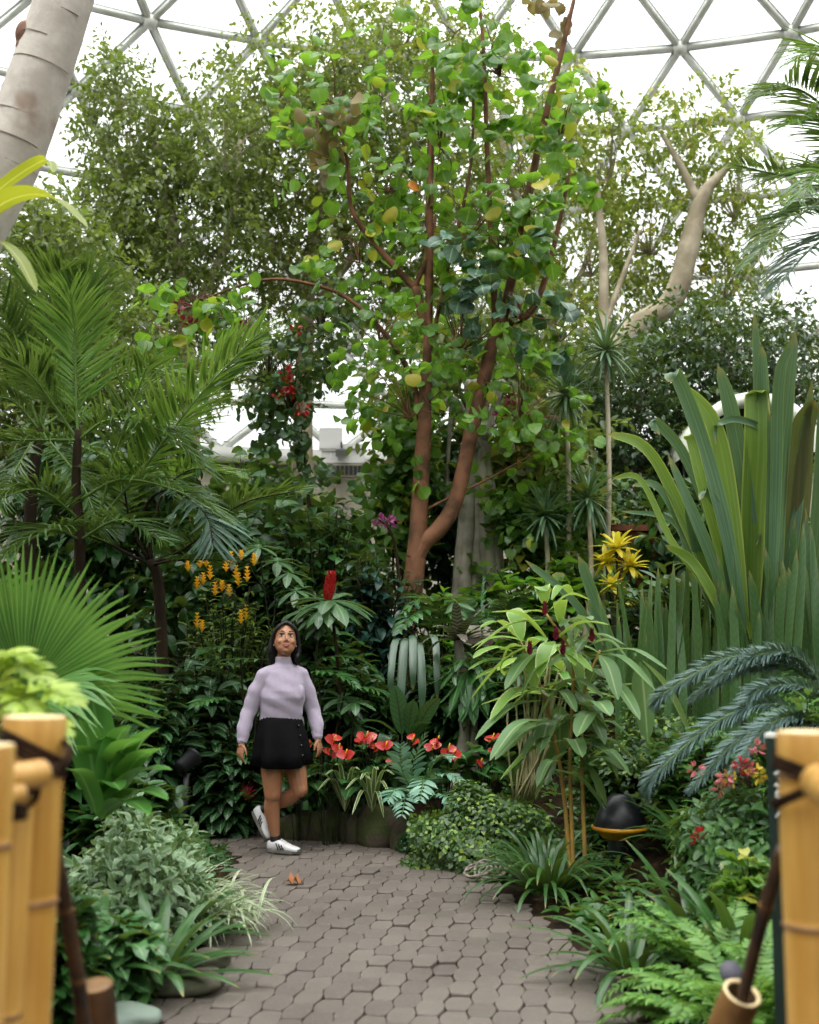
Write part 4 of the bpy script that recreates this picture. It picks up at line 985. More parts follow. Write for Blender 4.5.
# variegated strap plants by the stones
for px, py, Y, tips, lab in [(345, 800, 9.0, [(325, 775), (318, 790), (300, 780), (335, 765), (360, 770), (372, 780)], 'cream-edged strap plant at the stones right of the womans legs'), (372, 800, 8.95, [(352, 815), (345, 790), (390, 795), (384, 818), (360, 780), (395, 775), (378, 770)], 'cream-edged strap plant beside the blue fern')]:
    b = onground(px, Y); th = thing('spider_plant', lab, 'plant', b); L = MB(); p0 = at(px, py+12, Y)
    for tx, ty in tips:
        p1 = at(tx, ty, Y-.25); blade(L, [p0, p0*.55+p1*.45+np.array([0, 0, .16]), p1], .035, .2, .5, .25, n=10)
    L.build('foliage', M_varieg, th)
# mossy edging stones
t = NT('mossy_stone'); nz = t.noise(5, 6, t.obj(), .6)
M_stone = t.out(t.princ(t.mix(t.sstep(nz, .4, .62), hexc('#4a4238'), hexc('#38401f')), .85, .2, normal=t.bump(t.noise(14, 8, t.obj(), .65), .7, .03)))
t = NT('grey_stone'); nz = t.noise(4, 6, t.obj(), .6)
M_stone2 = t.out(t.princ(t.mix(t.sstep(nz, .4, .62), hexc('#6a6257'), hexc('#4f5140')), .8, .2, normal=t.bump(t.noise(14, 8, t.obj(), .65), .6, .02)))
def stone(label, px, py, Y, r, mat, sd, group=None):
    c = at(px, py, Y); g = np.random.default_rng(sd); m_ = MB(); ball(m_, (0, 0, 0), 1., None, 20, 14); V = m_.v[0]
    k = g.normal(0, 2.2, (5, 3)); ph = g.uniform(0, 6, 5)
    f = 1+sum(.07*np.sin(V@k[i]+ph[i]) for i in range(5))
    V = np.sign(V)*np.abs(V)**.82*f[:, None]*np.asarray(r); c[2] = max(r[2]*.55, float(gz(c[0], c[1]))+r[2]*.35)
    m_.v[0] = V+c; o = m_.build('edging_stone', mat); tag(o, label, 'stone', group)
    return o
for i, (px, py, Y, r, lab) in enumerate([(304, 822, 9.32, (.13, .12, .13), 'mossy edging stone just right of the womans front shoe'), (332, 826, 9.3, (.18, .14, .12), 'long low mossy stone second from the womans shoes'), (357, 828, 9.2, (.14, .13, .14), 'rounded mossy stone third from the womans shoes'), (385, 828, 9.05, (.19, .15, .17), 'large brown boulder below the blue fern'), (412, 836, 8.85, (.15, .14, .14), 'dark stone half under the small-leaved hedge'), (285, 818, 9.45, (.12, .12, .1), 'low dark stone behind the womans front leg')]):
    stone(lab, px, py, Y, r, M_stone, i+5)
stone('flat grey stone at the left path edge under the dark straps', 178, 985, 5.2, (.20, .17, .045), M_stone2, 21)
stone('smooth flat pale stone at bottom left of the path', 128, 1012, 4.72, (.11, .10, .04), plain('pale_stone', '#7c8a7e', .6, .3, 0, '#66726a', 3, .2), 22)
stone('small grey stone at the left path edge below the spider plant', 212, 958, 5.6, (.10, .09, .04), M_stone2, 23)
# hedge of small-leaved creeping fig
M_hedge = leafmat('creeping_fig', '#2a4a22', '#4c6e30', rough=.45, tl=.22, yellow='#7c9a3c', yf=.2)
mound('creeping_fig_hedge', 'low spreading hedge of tiny leaves above the path right of stones', 'hedge', 480, 788, 8.25, 150, M_hedge, T_miniround, (.028, .05), 6500, dy=.38, zb=0.02, thick=.18, down=.6)
mound('creeping_fig_hedge', 'small dark leafy cushion between the stones and the hedge', 'hedge', 425, 815, 8.75, 55, M_deep, T_miniround, (.03, .05), 1600, dy=.2, zb=0.02, thick=.2, down=.5)
# coil of rope
M_rope = plain('grey_rope', '#8f867e', .9, .1, 0, '#5f5850', 40, .5)
c = gp(487, 882); mb = MB()
for k in range(7):
    a = np.linspace(0, 2*pi, 26); r1, r2 = rng.uniform(.055, .085), rng.uniform(.035, .06); o = np.array([rng.uniform(-.06, .06), rng.uniform(-.02, .03), .05+rng.uniform(0, .02)]); e = rng.uniform(-.7, .7, 2)
    p = np.stack([r1*np.cos(a), r2*np.sin(a), np.maximum(-.035, r1*np.cos(a)*e[0]*.6+r2*np.sin(a)*(.7+e[1]*.5))], -1)+o+c
    tube(mb, p, .009, 7, cap=False)
tube(mb, spline([c+np.array([.08, 0, .05]), c+np.array([.16, .02, .02]), c+np.array([.26, .06, .05]), c+np.array([.4, .1, .1])], 14), .006, 6)
o = mb.build('rope_coil', M_rope); tag(o, 'bundled coil of grey rope lying at the right path edge', 'rope')
# fallen leaf on the path
c = gp(285, 882, .02); mb = MB(); scatter(mb, [tmpl(.7, .5, .6, 6, 1.0, .2, wave=.3)], [c], [[1, .2, .1]], [[0, -.2, 1]], [.12]); o = mb.build('fallen_leaf', leafmat('brown_leaf', '#8a4a20', '#9a5a2a', rough=.6, tl=.1)); tag(o, 'curled brown dead leaf lying on the path before the woman', 'leaf')
# ---------------------------------------------------------------- left bed
M_fan = leafmat('fan_palm_leaf', '#3d7030', '#659a42', rough=.33, spec=.5, tl=.32, mid='#8fb46a')
def fan(th, c, axis, nrm_, n, L, W, spread, mat, droop=.25, name='fan_leaf'):
    axis = nrm(axis); N = nrm(np.asarray(nrm_)-axis*(np.asarray(nrm_)@axis)); X = np.cross(axis, N); M = MB()
    for k in range(n):
        a = -spread+2*spread*k/(n-1); d = axis*cos(a)+X*sin(a)
        l = L*(.82+.18*cos(a*.8))*rng.uniform(.93, 1.05)
        p = [c, c+d*l*.35+N*.03, c+d*l*.7+N*.02-np.array([0, 0, droop*.08*l]), c+d*l-np.array([0, 0, droop*l*rng.uniform(.3, 1.)])]
        blade(M, p, W, .5, .75, .35, side=np.cross(N, d), n=10, wfun=lambda t: np.maximum(.04, np.where(t < .45, t/.45, ((1-t)/.55)**.7)))
    return M.build(name, mat, th)
b = onground(10, 5.6); th = thing('fan_palm', 'big bright green fan palm leaf spreading from left edge', 'palm', b)
c = at(26, 692, 5.5); fan(th, c, at(100, 582, 5.35)-c, [.2, -1, .25], 40, .70, .034, 1.12, M_fan, droop=.10)
S = MB(); tube(S, spline([b, (b+c)/2+np.array([-.05, .02, 0]), c], 8), [.02, .012], 7); S.build('petiole', M_rachis, th)
c2 = at(-40, 650, 5.7); fan(th, c2, at(10, 560, 5.6)-c2, [.4, -1, .3], 36, .55, .04, 1.3, M_fan)
S = MB(); tube(S, spline([b, (b+c2)/2, c2], 8), [.02, .012], 7); S.build('petiole', M_rachis, th)
c3 = at(30, 700, 5.4); fan(th, c3, at(120, 690, 5.2)-c3, [0, -.7, .7], 14, .45, .03, .55, M_fan, droop=.35)
# blurred yellow-green plant behind the bamboo
M_lime = leafmat('lime_leaflet', '#8aa838', '#b4c85a', trans='#c8dc50', rough=.4, tl=.35)
b = onground(5, 3.4); th = thing('lime_fern', 'pale lime-green feathery plant behind top of the left bamboo post', 'fern', b)
for pts in [[(0, 760, 3.4), (-5, 690, 3.4), (15, 665, 3.3), (55, 690, 3.2)], [(0, 760, 3.4), (20, 700, 3.3), (45, 690, 3.2), (75, 705, 3.1)], [(-10, 760, 3.4), (-20, 680, 3.4), (0, 655, 3.3), (25, 660, 3.2)], [(0, 760, 3.4), (10, 720, 3.2), (40, 720, 3.1), (60, 740, 3.0)], [(-10, 760, 3.4), (-10, 720, 3.3), (15, 700, 3.2), (30, 715, 3.1)]]:
    frond(th, pxpath(pts), 20, .09, M_lime, lw=1.5, a0=1.2, a1=.6, r=.005, tms=T_lobe, start=.3)
# broad glossy leaves
M_gloss = leafmat('glossy_broad', '#3c7432', '#62984a', trans='#86b840', rough=.28, spec=.6, tl=.28, mid='#8fba70')
b = onground(105, 5.35); th = thing('cardamom_plant', 'bright broad-leaved glossy plant right of the left bamboo post', 'plant', b)
for px, py, tx, ty, W_ in [(100, 770, 92, 695, .16), (96, 775, 80, 720, .14), (104, 770, 128, 725, .15), (104, 775, 138, 738, .14), (108, 775, 158, 728, .13), (100, 780, 150, 752, .14), (104, 785, 172, 770, .15), (108, 790, 168, 800, .13), (96, 780, 72, 745, .13), (104, 780, 140, 760, .12), (96, 790, 64, 770, .13), (110, 780, 165, 748, .12), (102, 795, 150, 815, .13), (98, 790, 80, 790, .12), (104, 770, 108, 735, .12), (100, 785, 120, 790, .12)]:
    L = MB(); p0 = at(px, py+25, 5.35+rng.normal(0, .08)); p1 = at(tx, ty, 5.15+rng.normal(0, .1)); m_ = p0*.45+p1*.55+np.array([0, 0, .07])
    blade(L, [p0, p0*.75+m_*.25+np.array([0, 0, .02]), m_, p1], W_, .75, .6, .22, side=[1, .1, .1] if abs(tx-px) < 18 else None, n=12); L.build('leaf', M_gloss, th)
# pale variegated shrub
M_pale = leafmat('pale_variegated', '#4c7048', '#74946a', rough=.4, tl=.22, edge='#9fb48a', ew=.28)
mound('variegated_shrub', 'pale silver-green variegated bush at the left bed middle', 'shrub', 140, 812, 5.9, 130, M_pale, T_ell, (.05, .085), 3200, dy=.5, zb=.1, thick=.5, out=.9)
M_spid = leafmat('spider_grass', '#6f8f5c', '#9db486', rough=.4, tl=.25, edge='#d8dcc0', ew=.4)
b = onground(188, 6.2); th = thing('spider_plant', 'fountain of thin white-striped grass leaves spilling onto the left path edge', 'plant', b)
L = MB()
for k in range(430):
    q = rng.normal(0, .13, 2); c = b+np.array([q[0]-.02, q[1], .03]); c[2] = max(0, float(gz(c[0], c[1])))+.04
    az = rng.uniform(0, 6.28) if k % 3 else rng.uniform(-1.8, .9)
    blade(L, arc(c, az, rng.uniform(.6, 1.4), rng.uniform(.26, .47), rng.uniform(1.2, 2.3), 8), .015, .2, .6, .3, side=[-sin(az), cos(az), 0], n=8)
L.build('foliage', M_spid, th)
# dark strap rosettes
def strapclump(name, label, px, Y, n, L, W, mat, zc=None, cat='plant', lo=.3, hi=1.35, droop=1.0, a=.3, b=.6, sp=.05, bias=None, dz=.03):
    b_ = onground(px, Y); th = thing(name, label, cat, b_); M = MB()
    for k in range(n):
        az = k*2.39996 if bias is None else bias+rng.normal(0, .9)
        c = b_+np.array([cos(az)*sp, sin(az)*sp, dz])
        blade(M, arc(c, az, lo+(hi-lo)*(k+.5)/n, L*rng.uniform(.75, 1.05), droop*rng.uniform(.6, 1.3), 8), W*rng.uniform(.85, 1.1), a, b, .3, side=[-sin(az), cos(az), 0], n=10)
    M.build('leaf_rosette', mat, th); return th
strapclump('clivia', 'dark upright strap-leaved clump nearest the left bamboo post', 98, 4.95, 24, .40, .075, M_strapd, dz=.10, lo=.5)
strapclump('clivia', 'dark strap-leaved clump hanging over the left path edge', 160, 5.2, 30, .46, .065, M_strapd)
strapclump('clivia', 'dark strap-leaved clump behind the flat grey stone', 185, 5.95, 24, .42, .055, M_strapd)
strapclump('clivia', 'dark strap clump between bright broad leaves and pale bush', 75, 5.7, 20, .45, .07, M_strapd)
M_cri = leafmat('crinkled_leaf', '#335c34', '#52804a', rough=.28, spec=.6, tl=.22, mid='#86ab72')
shrub('crinkled_plant', 'crinkle-leaved bush right of the leaning dark cane at bottom left', 'plant', 110, 915, 4.95, 130, M_cri, T_broad, (.13, .2), 22, 9, start=.2, pitch=-.2, dome=.3, stem_r=.005)
shrub('crinkled_plant', 'crinkle-leaved bush low beside the leaning cane', 70, 960, 4.6, 90, M_cri, T_broad, (.11, .17), 14, 8, start=.2, pitch=-.1, dome=.3, stem_r=.005) if False else None
shrub('leafy_shrub', 'green bush in the shade between bamboo post and cane', 'shrub', 70, 880, 4.4, 90, M_deep, T_ell, (.1, .16), 22, 10, start=.15, dome=.3, stem_r=.005)
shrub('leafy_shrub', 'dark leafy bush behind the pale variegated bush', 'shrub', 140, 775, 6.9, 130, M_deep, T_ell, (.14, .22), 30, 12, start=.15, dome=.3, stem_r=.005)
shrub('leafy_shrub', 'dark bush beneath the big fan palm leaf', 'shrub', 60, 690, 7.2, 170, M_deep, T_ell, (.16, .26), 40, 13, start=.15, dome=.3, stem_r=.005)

# trunk across the upper left corner and yellow-green leaves under it
t = NT('fig_bark'); nz = t.noise(5, 6, t.obj(), .6)
colr = t.mix(t.sstep(nz, .35, .7), hexc('#b3aaa0'), hexc('#cfc8be'))
colr = t.mix(t.sstep(t.noise(1.7, 4, t.obj()), .58, .68), colr, hexc('#8a6f5c'))
M_fig = t.out(t.princ(colr, .75, .25, normal=t.bump(t.noise(12, 7, t.obj(), .6), .35, .02)))
Yf = 5.6; b = onground(-95, Yf)
th = thing('fig_tree', 'thick pale grey leaning trunk crossing the upper left corner', 'tree', b)
mb = MB(); P = limb(mb, [(-150, 760, Yf), (-120, 470, Yf), (-66, 310, Yf), (-30, 230, Yf), (14, 145, Yf), (64, 0, Yf), (95, -110, Yf)], [.19, .18, .17, .16, .15, .135, .12], 24, 70, .012); mb.build('trunk', M_fig, th)
mb = MB(); ball(mb, at(26, 36, Yf-.05), (.05, .06, .075), None, 14, 10); ball(mb, at(24, 48, Yf-.05), (.04, .05, .05), None, 12, 8); mb.build('burl', plain('burl_bark', '#8d6c5a', .8, .2, 0, '#6f5244', 12, .6), th)
mb = MB()
for k in range(12):
    c = P[34+k*2]+rng.normal(0, .005, 3); tdir = nrm(P[36+k*2]-P[33+k*2]+rng.normal(0, .01, 3)); a_ = np.linspace(-2.6+rng.normal(0, .4), 1.2+rng.normal(0, .5), 28); X = nrm(np.cross(tdir, [0, 1, .2])); Yv = np.cross(X, tdir)
    tube(mb, c+(np.cos(a_)[:, None]*X+np.sin(a_)[:, None]*Yv)*np.interp((34+k*2)/69., np.linspace(0, 1, 7), [.19, .18, .17, .16, .15, .135, .12])*.995, .0028, 5, cap=False)
mb.build('bark_ring', plain('ring_bark', '#998a7c', .8), th)
M_ban = leafmat('yellowing_leaf', '#76902a', '#98a432', trans='#c0c030', rough=.4, tl=.45, mid='#d8dc80')
b = onground(-50, 5.2); th = thing('banana_plant', 'yellow-green drooping strap leaves below the thick leaning trunk', 'plant', b)
for pts, W_ in [([(-30, 230, 5.2), (10, 200, 5.1), (50, 197, 5.), (88, 228, 4.95)], .15), ([(-30, 250, 5.1), (-5, 240, 5.), (18, 258, 4.95), (36, 292, 4.9)], .1), ([(-30, 220, 5.3), (5, 185, 5.2), (45, 160, 5.2), (52, 172, 5.1)], .08)]:
    L = MB(); blade(L, pxpath(pts), W_, .5, .45, .2, n=14); L.build('leaf', M_ban, th)
c = at(-30, 235, 5.2); S = MB(); tube(S, spline([b, (b+c)/2, c], 10), [.07, .04], 9); S.build('stem', M_stem, th)

# ---------------------------------------------------------------- right bed
M_phor = leafmat('sword_leaf', '#2f5238', '#55795a', rough=.3, spec=.5, tl=.22, edge='#6f8c4c', ew=.1, stri_gloss='#7c9a70')
M_phorl = leafmat('sword_leaf_light', '#4a6f30', '#73943e', trans='#a0b840', rough=.32, spec=.5, tl=.32, edge='#a8b45a', ew=.12, stri_gloss='#94ac58')
M_brz = leafmat('bronze_sword_leaf', '#3a4226', '#5a5a30', rough=.35, tl=.25, stri_gloss='#6e6a3c')
Yp = 8.0; b = onground(755, Yp); th = thing('giant_lily', 'huge clump of arching sword leaves on the right with bent tips', 'plant', b)
for pts, W_, mt, sd_ in [
    ([(735, 640), (700, 560), (665, 480), (640, 445), (607, 434)], .11, M_phorl, None), ([(730, 640), (705, 540), (685, 460), (672, 375), (669, 385)], .0, M_phor, None),
    ([(745, 640), (725, 530), (700, 440), (675, 375), (668, 382)], .13, M_phor, [1, .2, .4]), ([(745, 640), (728, 500), (712, 425), (682, 385)], .15, M_phorl, [1, .2, .4]),
    ([(740, 640), (710, 520), (680, 450), (652, 420), (660, 435)], .09, M_phor, [1, .2, .5]), ([(755, 640), (748, 520), (732, 420), (718, 365)], .14, M_phor, [1, 0, .1]),
    ([(760, 640), (758, 500), (757, 400), (754, 310)], .10, M_phor, [1, .3, 0]), ([(764, 640), (764, 500), (763, 400), (762, 345)], .11, M_phor, [1, -.3, 0]),
    ([(750, 640), (752, 520), (756, 440), (755, 395), (752, 390)], .21, M_phorl, [1, 0, .1]), ([(775, 640), (778, 500), (786, 400), (795, 330)], .12, M_phor, [1, .1, 0]),
    ([(770, 640), (775, 480), (778, 380), (792, 340)], .10, M_phor, [1, .2, 0]), ([(785, 640), (795, 500), (800, 430), (815, 400)], .22, M_brz, [1, .2, .1]),
    ([(735, 640), (700, 580), (670, 540), (640, 480), (612, 478)], .06, M_phorl, None), ([(735, 640), (695, 560), (660, 490), (632, 485)], .07, M_phor, None),
    ([(728, 650), (690, 560), (670, 520), (620, 511)], .05, M_phor, None), ([(730, 650), (705, 580), (695, 540), (686, 505)], .12, M_phor, [1, .2, .2]),
    ([(770, 640), (800, 520), (770, 440), (740, 420), (718, 425), (716, 445)], .06, M_phor, None), ([(740, 650), (715, 570), (695, 520), (668, 455)], .10, M_phor, [1, .2, .3]),
    ([(740, 640), (722, 560), (700, 480), (690, 440), (684, 436)], .09, M_phorl, [1, .2, .3]), ([(780, 650), (790, 560), (800, 470), (812, 380)], .10, M_phor, [1, 0, 0]), ([(800, 650), (815, 540), (822, 440), (825, 340)], .12, M_phor, [1, 0, 0]),
    ([(745, 650), (730, 590), (722, 520), (705, 490), (700, 500)], .07, M_phor, [1, 0, .3]), ([(765, 650), (768, 540), (770, 460), (768, 410)], .09, M_phor, [1, .4, 0]), ([(750, 640), (742, 540), (745, 460), (748, 420)], .08, M_phorl, [1, .5, 0]),
    ([(790, 650), (800, 590), (780, 540), (762, 532), (756, 545)], .06, M_strapg, None), ([(735, 650), (715, 600), (690, 560), (665, 545)], .08, M_phorl, [1, .2, .4])]:
    if not W_: continue
    L = MB(); y0 = Yp+rng.normal(0, .12); P = [at(px, py, y0-.05*i+rng.normal(0, .02)) for i, (px, py) in enumerate(pts)]
    blade(L, P, W_*.85, .35, .42, .4, side=sd_ or [.6, .3, 1.], n=18); L.build('sword_leaf', mt, th)
# snake plants
M_sans = leafmat('snake_plant_leaf', '#2a4824', '#456834', rough=.38, tl=.14, band='#456a40', nb=24, stri_gloss='#5a7a48', sf=.35, edge='#5f7440', ew=.1)
def snake(label, x0, x1, Y, yb, yt, n, W=.06):
    b = onground((x0+x1)/2, Y); th = thing('snake_plant', label, 'plant', b)
    n = int(n*1.35)
    for k in range(n):
        px = x0+(x1-x0)*(k+.5)/n+rng.normal(0, 3); y_ = Y+rng.uniform(-.25, .25); p0 = at(px, yb, y_); p0[2] = float(gz(p0[0], p0[1]))-.02
        p1 = at(px+rng.normal(0, 17), yt+rng.uniform(0, 75), y_+rng.normal(0, .12)); m_ = (p0+p1)/2+rng.normal(0, .03, 3)
        L = MB(); blade(L, [p0, m_, p1], W*rng.uniform(.8, 1.2), .12, .3, .3, side=[1, rng.normal(0, .5), 0], n=12, twist=rng.normal(0, .5)); L.build('leaf', M_sans, th)
snake('snake plant clump of banded swords at far right edge', 770, 835, 7.6, 680, 505, 16, .075)
snake('snake plant clump of banded swords below the giant lily', 715, 770, 7.9, 680, 540, 16, .065)
snake('snake plant clump left of the giant lily base', 655, 715, 8.2, 680, 545, 20, .05)
snake('shorter snake plant clump right of the tall ginger', 610, 655, 8.3, 680, 570, 12, .045)
b = onground(600, 8.6); th = thing('cut_agave', 'pair of long dark swords with brown torn tips right of the ginger', 'plant', b)
for pts, W_ in [([(625, 690, 8.6), (600, 620, 8.5), (578, 555, 8.4)], .10), ([(615, 690, 8.6), (580, 610, 8.5), (525, 560, 8.4)], .06), ([(630, 690, 8.6), (615, 650, 8.5), (585, 600, 8.4)], .07)]:
    L = MB(); blade(L, pxpath(pts), W_, .15, .22, .4, side=[.6, .2, .5], n=12); L.build('leaf', M_phor, th)
shrub('dark_shrub', 'dark bush in the black gap behind the snake plants', 'shrub', 690, 560, 9.2, 200, M_deep, T_lance, (.2, .3), 40, 12, start=.1, dome=.3)
# blue-grey plumes
M_plume = leafmat('plume_leaf', '#3c5450', '#62807a', rough=.5, tl=.12)
b = onground(870, 6.4); th = thing('blue_cycad', 'blue-grey feathery plumes arching in from right edge', 'plant', b)
for pts in [[(850, 720, 6.4), (790, 665, 6.3), (730, 658, 6.2), (670, 690, 6.1), (655, 705, 6.1)], [(850, 730, 6.3), (810, 690, 6.2), (760, 690, 6.1), (735, 720, 6.0)], [(850, 740, 6.2), (780, 705, 6.1), (720, 720, 6.0), (660, 770, 5.9), (648, 790, 5.9)], [(850, 720, 6.3), (800, 660, 6.3), (760, 655, 6.2), (715, 680, 6.1)], [(850, 740, 6.1), (800, 720, 6.0), (740, 740, 5.9), (690, 790, 5.8)], [(850, 700, 6.5), (800, 668, 6.4), (745, 668, 6.3), (690, 700, 6.2)], [(850, 750, 6.), (805, 720, 5.9), (770, 725, 5.8), (730, 775, 5.7)]]:
    frond(th, pxpath(pts), 120, .14, M_plume, lw=1., a0=.8, a1=.4, r=.008, tms=T_needle, start=.05, vee=.0, lift=.05, sag=.2, rm=M_rachis)
    frond(th, pxpath(pts), 100, .12, M_plume, lw=1., a0=.6, a1=.3, r=.004, tms=T_needle, start=.05, vee=.8, lift=.4, sag=.0, rm=M_rachis)
    frond(th, pxpath(pts), 100, .12, M_plume, lw=1., a0=.6, a1=.3, r=.004, tms=T_needle, start=.05, vee=.8, lift=-.35, sag=.1, rm=M_rachis)
# tall ginger with pale leaves and canes
M_ging = leafmat('ginger_leaf', '#3f6440', '#7a9b68', trans='#a8c060', rough=.33, spec=.5, tl=.28, mid='#b0c48c')
M_gingl = leafmat('ginger_leaf_lime', '#56883a', '#8ab050', trans='#b8d050', rough=.33, tl=.34, edge='#cdd89a', ew=.1)
Yg = 7.15; b = onground(572, Yg); th = thing('tall_ginger', 'tall cane-stemmed plant with big pale drooping leaves right of the path', 'plant', b)
canes = [((574, 905), (570, 760), (572, 660), (545, 612)), ((586, 890), (582, 760), (585, 690), (600, 650)), ((572, 903), (562, 780), (545, 700), (520, 640))]
for cpts in canes:
    S = MB(); P = [at(px, py, Yg+.03*k) for k, (px, py) in enumerate(cpts)]; P[0][2] = float(gz(P[0][0], P[0][1]))-.02; tube(S, spline(P, 20), [.013, .011, .007], 8); S.build('cane', M_cane, th)
gl = [(545, 612, 508, 632, .09, 1), (548, 612, 590, 600, .1, 1), (545, 606, 540, 590, .09, 1), (552, 615, 575, 655, .09, 0), (545, 620, 475, 650, .1, 1), (548, 640, 492, 612, .1, 1), (540, 640, 470, 700, .1, 1), (548, 650, 505, 690, .1, 0), (555, 640, 610, 625, .09, 1), (560, 650, 580, 690, .1, 0), (565, 650, 625, 645, .09, 0), (590, 655, 655, 690, .1, 0), (600, 652, 668, 670, .07, 0), (600, 655, 618, 700, .1, 0), (640, 662, 648, 742, .11, 0), (642, 660, 690, 735, .11, 0), (600, 680, 640, 720, .09, 0), (570, 680, 530, 740, .1, 0), (560, 690, 500, 720, .1, 1), (575, 690, 605, 745, .11, 0), (580, 720, 618, 780, .11, 0), (570, 720, 520, 760, .1, 0), (565, 740, 500, 780, .09, 1), (585, 740, 640, 765, .1, 0), (575, 760, 606, 806, .10, 0), (570, 750, 535, 800, .1, 0), (565, 700, 610, 735, .1, 0), (550, 660, 520, 700, .1, 0), (560, 680, 595, 715, .1, 0), (545, 665, 500, 650, .1, 1), (568, 735, 545, 785, .1, 0), (575, 735, 590, 790, .09, 0), (552, 600, 572, 596, .09, 1), (530, 650, 535, 690, .1, 1), (566, 620, 600, 640, .09, 0), (540, 690, 490, 720, .1, 1), (548, 725, 488, 755, .1, 0), (560, 705, 560, 760, .1, 0), (570, 700, 480, 705, .09, 1), (575, 640, 592, 620, .09, 0), (520, 640, 480, 628, .09, 1), (522, 642, 510, 610, .1, 1), (520, 645, 500, 670, .08, 1), (560, 625, 560, 600, .08, 1), (610, 690, 660, 700, .09, 0), (545, 700, 475, 740, .1, 0), (555, 720, 495, 760, .1, 0)]
for k in range(30):
    px, py = rng.uniform(545, 600), rng.uniform(630, 770); sg = rng.choice([-1, 1]); gl.append((px, py, px+sg*rng.uniform(14, 58), py+rng.uniform(-5, 55), rng.uniform(.075, .1), int(py < 690 and px < 570)))
for px, py, tx, ty, W_, k in gl:
    L = MB(); y0 = Yg+rng.normal(0, .12); p0 = at(px, py, y0); p1 = at(tx, ty, y0+rng.uniform(-.3, .1)); m_ = (p0+p1)/2+np.array([0, 0, .05+.03*rng.random()])
    blade(L, [p0, m_, p1], W_*(1.05 if k else 1.25), .75, .62, .2, n=11, side=[1, .2, .2] if abs(tx-px) < 14 else None); L.build('leaf', M_gingl if k else M_ging, th)
for px, py in [(545, 615), (556, 640), (592, 642), (530, 655), (563, 655)]:
    F = MB(); c = at(px, py, Yg-.15)
    for k in range(6):
        az = np.arange(5)*1.257+k*.6; scatter(F, T_petal, c+np.array([0, 0, .012*k])+np.zeros((5, 3)), np.stack([np.cos(az)*.5, np.sin(az)*.5, az*0+1], -1), np.stack([np.cos(az), np.sin(az), az*0], -1), .04-.003*k)
    F.build('flower_bud', M_crimson, th)
b = onground(545, 8.3); th = thing('pale_stalk_plant', 'clump of thin cream stalks with glossy leaves behind the tall ginger', 'plant', b)
L, S = MB(), MB()
for k in range(26):
    p0 = at(525+rng.uniform(-12, 12), 800, 8.3); p1 = at(540+rng.uniform(-28, 28), 640+rng.uniform(0, 60), 8.2); tube(S, spline([p0, (p0+p1)/2+rng.normal(0, .03, 3), p1], 8), .007, 5)
    az = rng.uniform(0, 6.28); blade(L, arc(p1, az, .4, .4, 1.2, 7), .11, .7, .65, .2, side=[-sin(az), cos(az), 0])
L.build('foliage', M_gingl, th); S.build('leaf_stalk', plain('cream_stalk', '#a8a07c', .6, .3, 0, '#7d7a52', 6), th)
# strap grass clump at the path edge
strapclump('liriope', 'dark arching strap-grass clump at right path edge left of canes', 545, 7.05, 80, .52, .034, M_strapd, lo=.5, hi=1.45, droop=1.7, a=.2, b=.6, sp=.08)
strapclump('liriope', 'dark strap-grass clump between the hedge and the ginger canes', 540, 7.7, 50, .42, .03, M_strapd, lo=.4, hi=1.45, droop=1.6, a=.2, b=.6, sp=.08)
strapclump('liriope', 'dark strap-leaved clump beside the black bollard lamp', 690, 6.9, 30, .45, .045, M_strapd, lo=.4, hi=1.4, droop=1.2)
strapclump('clivia', 'dark broad strap clump below the bollard lamp at right', 690, 5.7, 26, .50, .06, M_strapd, lo=.2, hi=1.4, droop=1.1)
strapclump('clivia', 'long-leaved dark clump overhanging the right path edge at bottom', 625, 5.35, 34, .50, .04, M_strapd, lo=.2, hi=1.3, droop=1.4)
strapclump('clivia', 'dark clump of broad straps near the leaning right cane', 735, 5.2, 22, .5, .06, M_strapd, lo=.3, hi=1.4, droop=1.0)
# bollard lamp
b = onground(618, 7.3); b[2] -= .06; s_ = mpp(7.3)
zt = zat(795, 7.3)-b[2]; th = thing('bollard_lamp', 'black bollard path lamp with yellow ring under its hood', 'lamp', b)
M_bol = plain('bollard_metal', '#15171c', .38, .5, 0, '#1d2027', 5)
mb = MB(); lathe(mb, [(.0, 0), (.076, 0), (.076, zt-.235), (.07, zt-.2), (0, zt-.2)], b, 28); mb.build('post', M_bol, th)
mb = MB(); lathe(mb, [(.07, zt-.25), (.105, zt-.245), (.140, zt-.205), (.166, zt-.195), (.168, zt-.175), (.10, zt-.172)], b, 32); mb.build('ring', plain('yellow_ring', '#d69a1a', .45, .5, 0, '#b57a14', 10), th)
mb = MB(); lathe(mb, [(.155, zt-.185), (.160, zt-.175), (.115, zt-.07), (.055, zt-.005), (.035, zt+.004), (0, zt+.006)], b, 32); mb.build('hood', M_bol, th)
mb = MB()
for a in (.9, 2.9, -1.2): tube(mb, [b+np.array([.112*cos(a), .112*sin(a), zt-.25]), b+np.array([.14*cos(a), .14*sin(a), zt-.175])], .008, 6)
mb.build('bracket', M_bol, th)
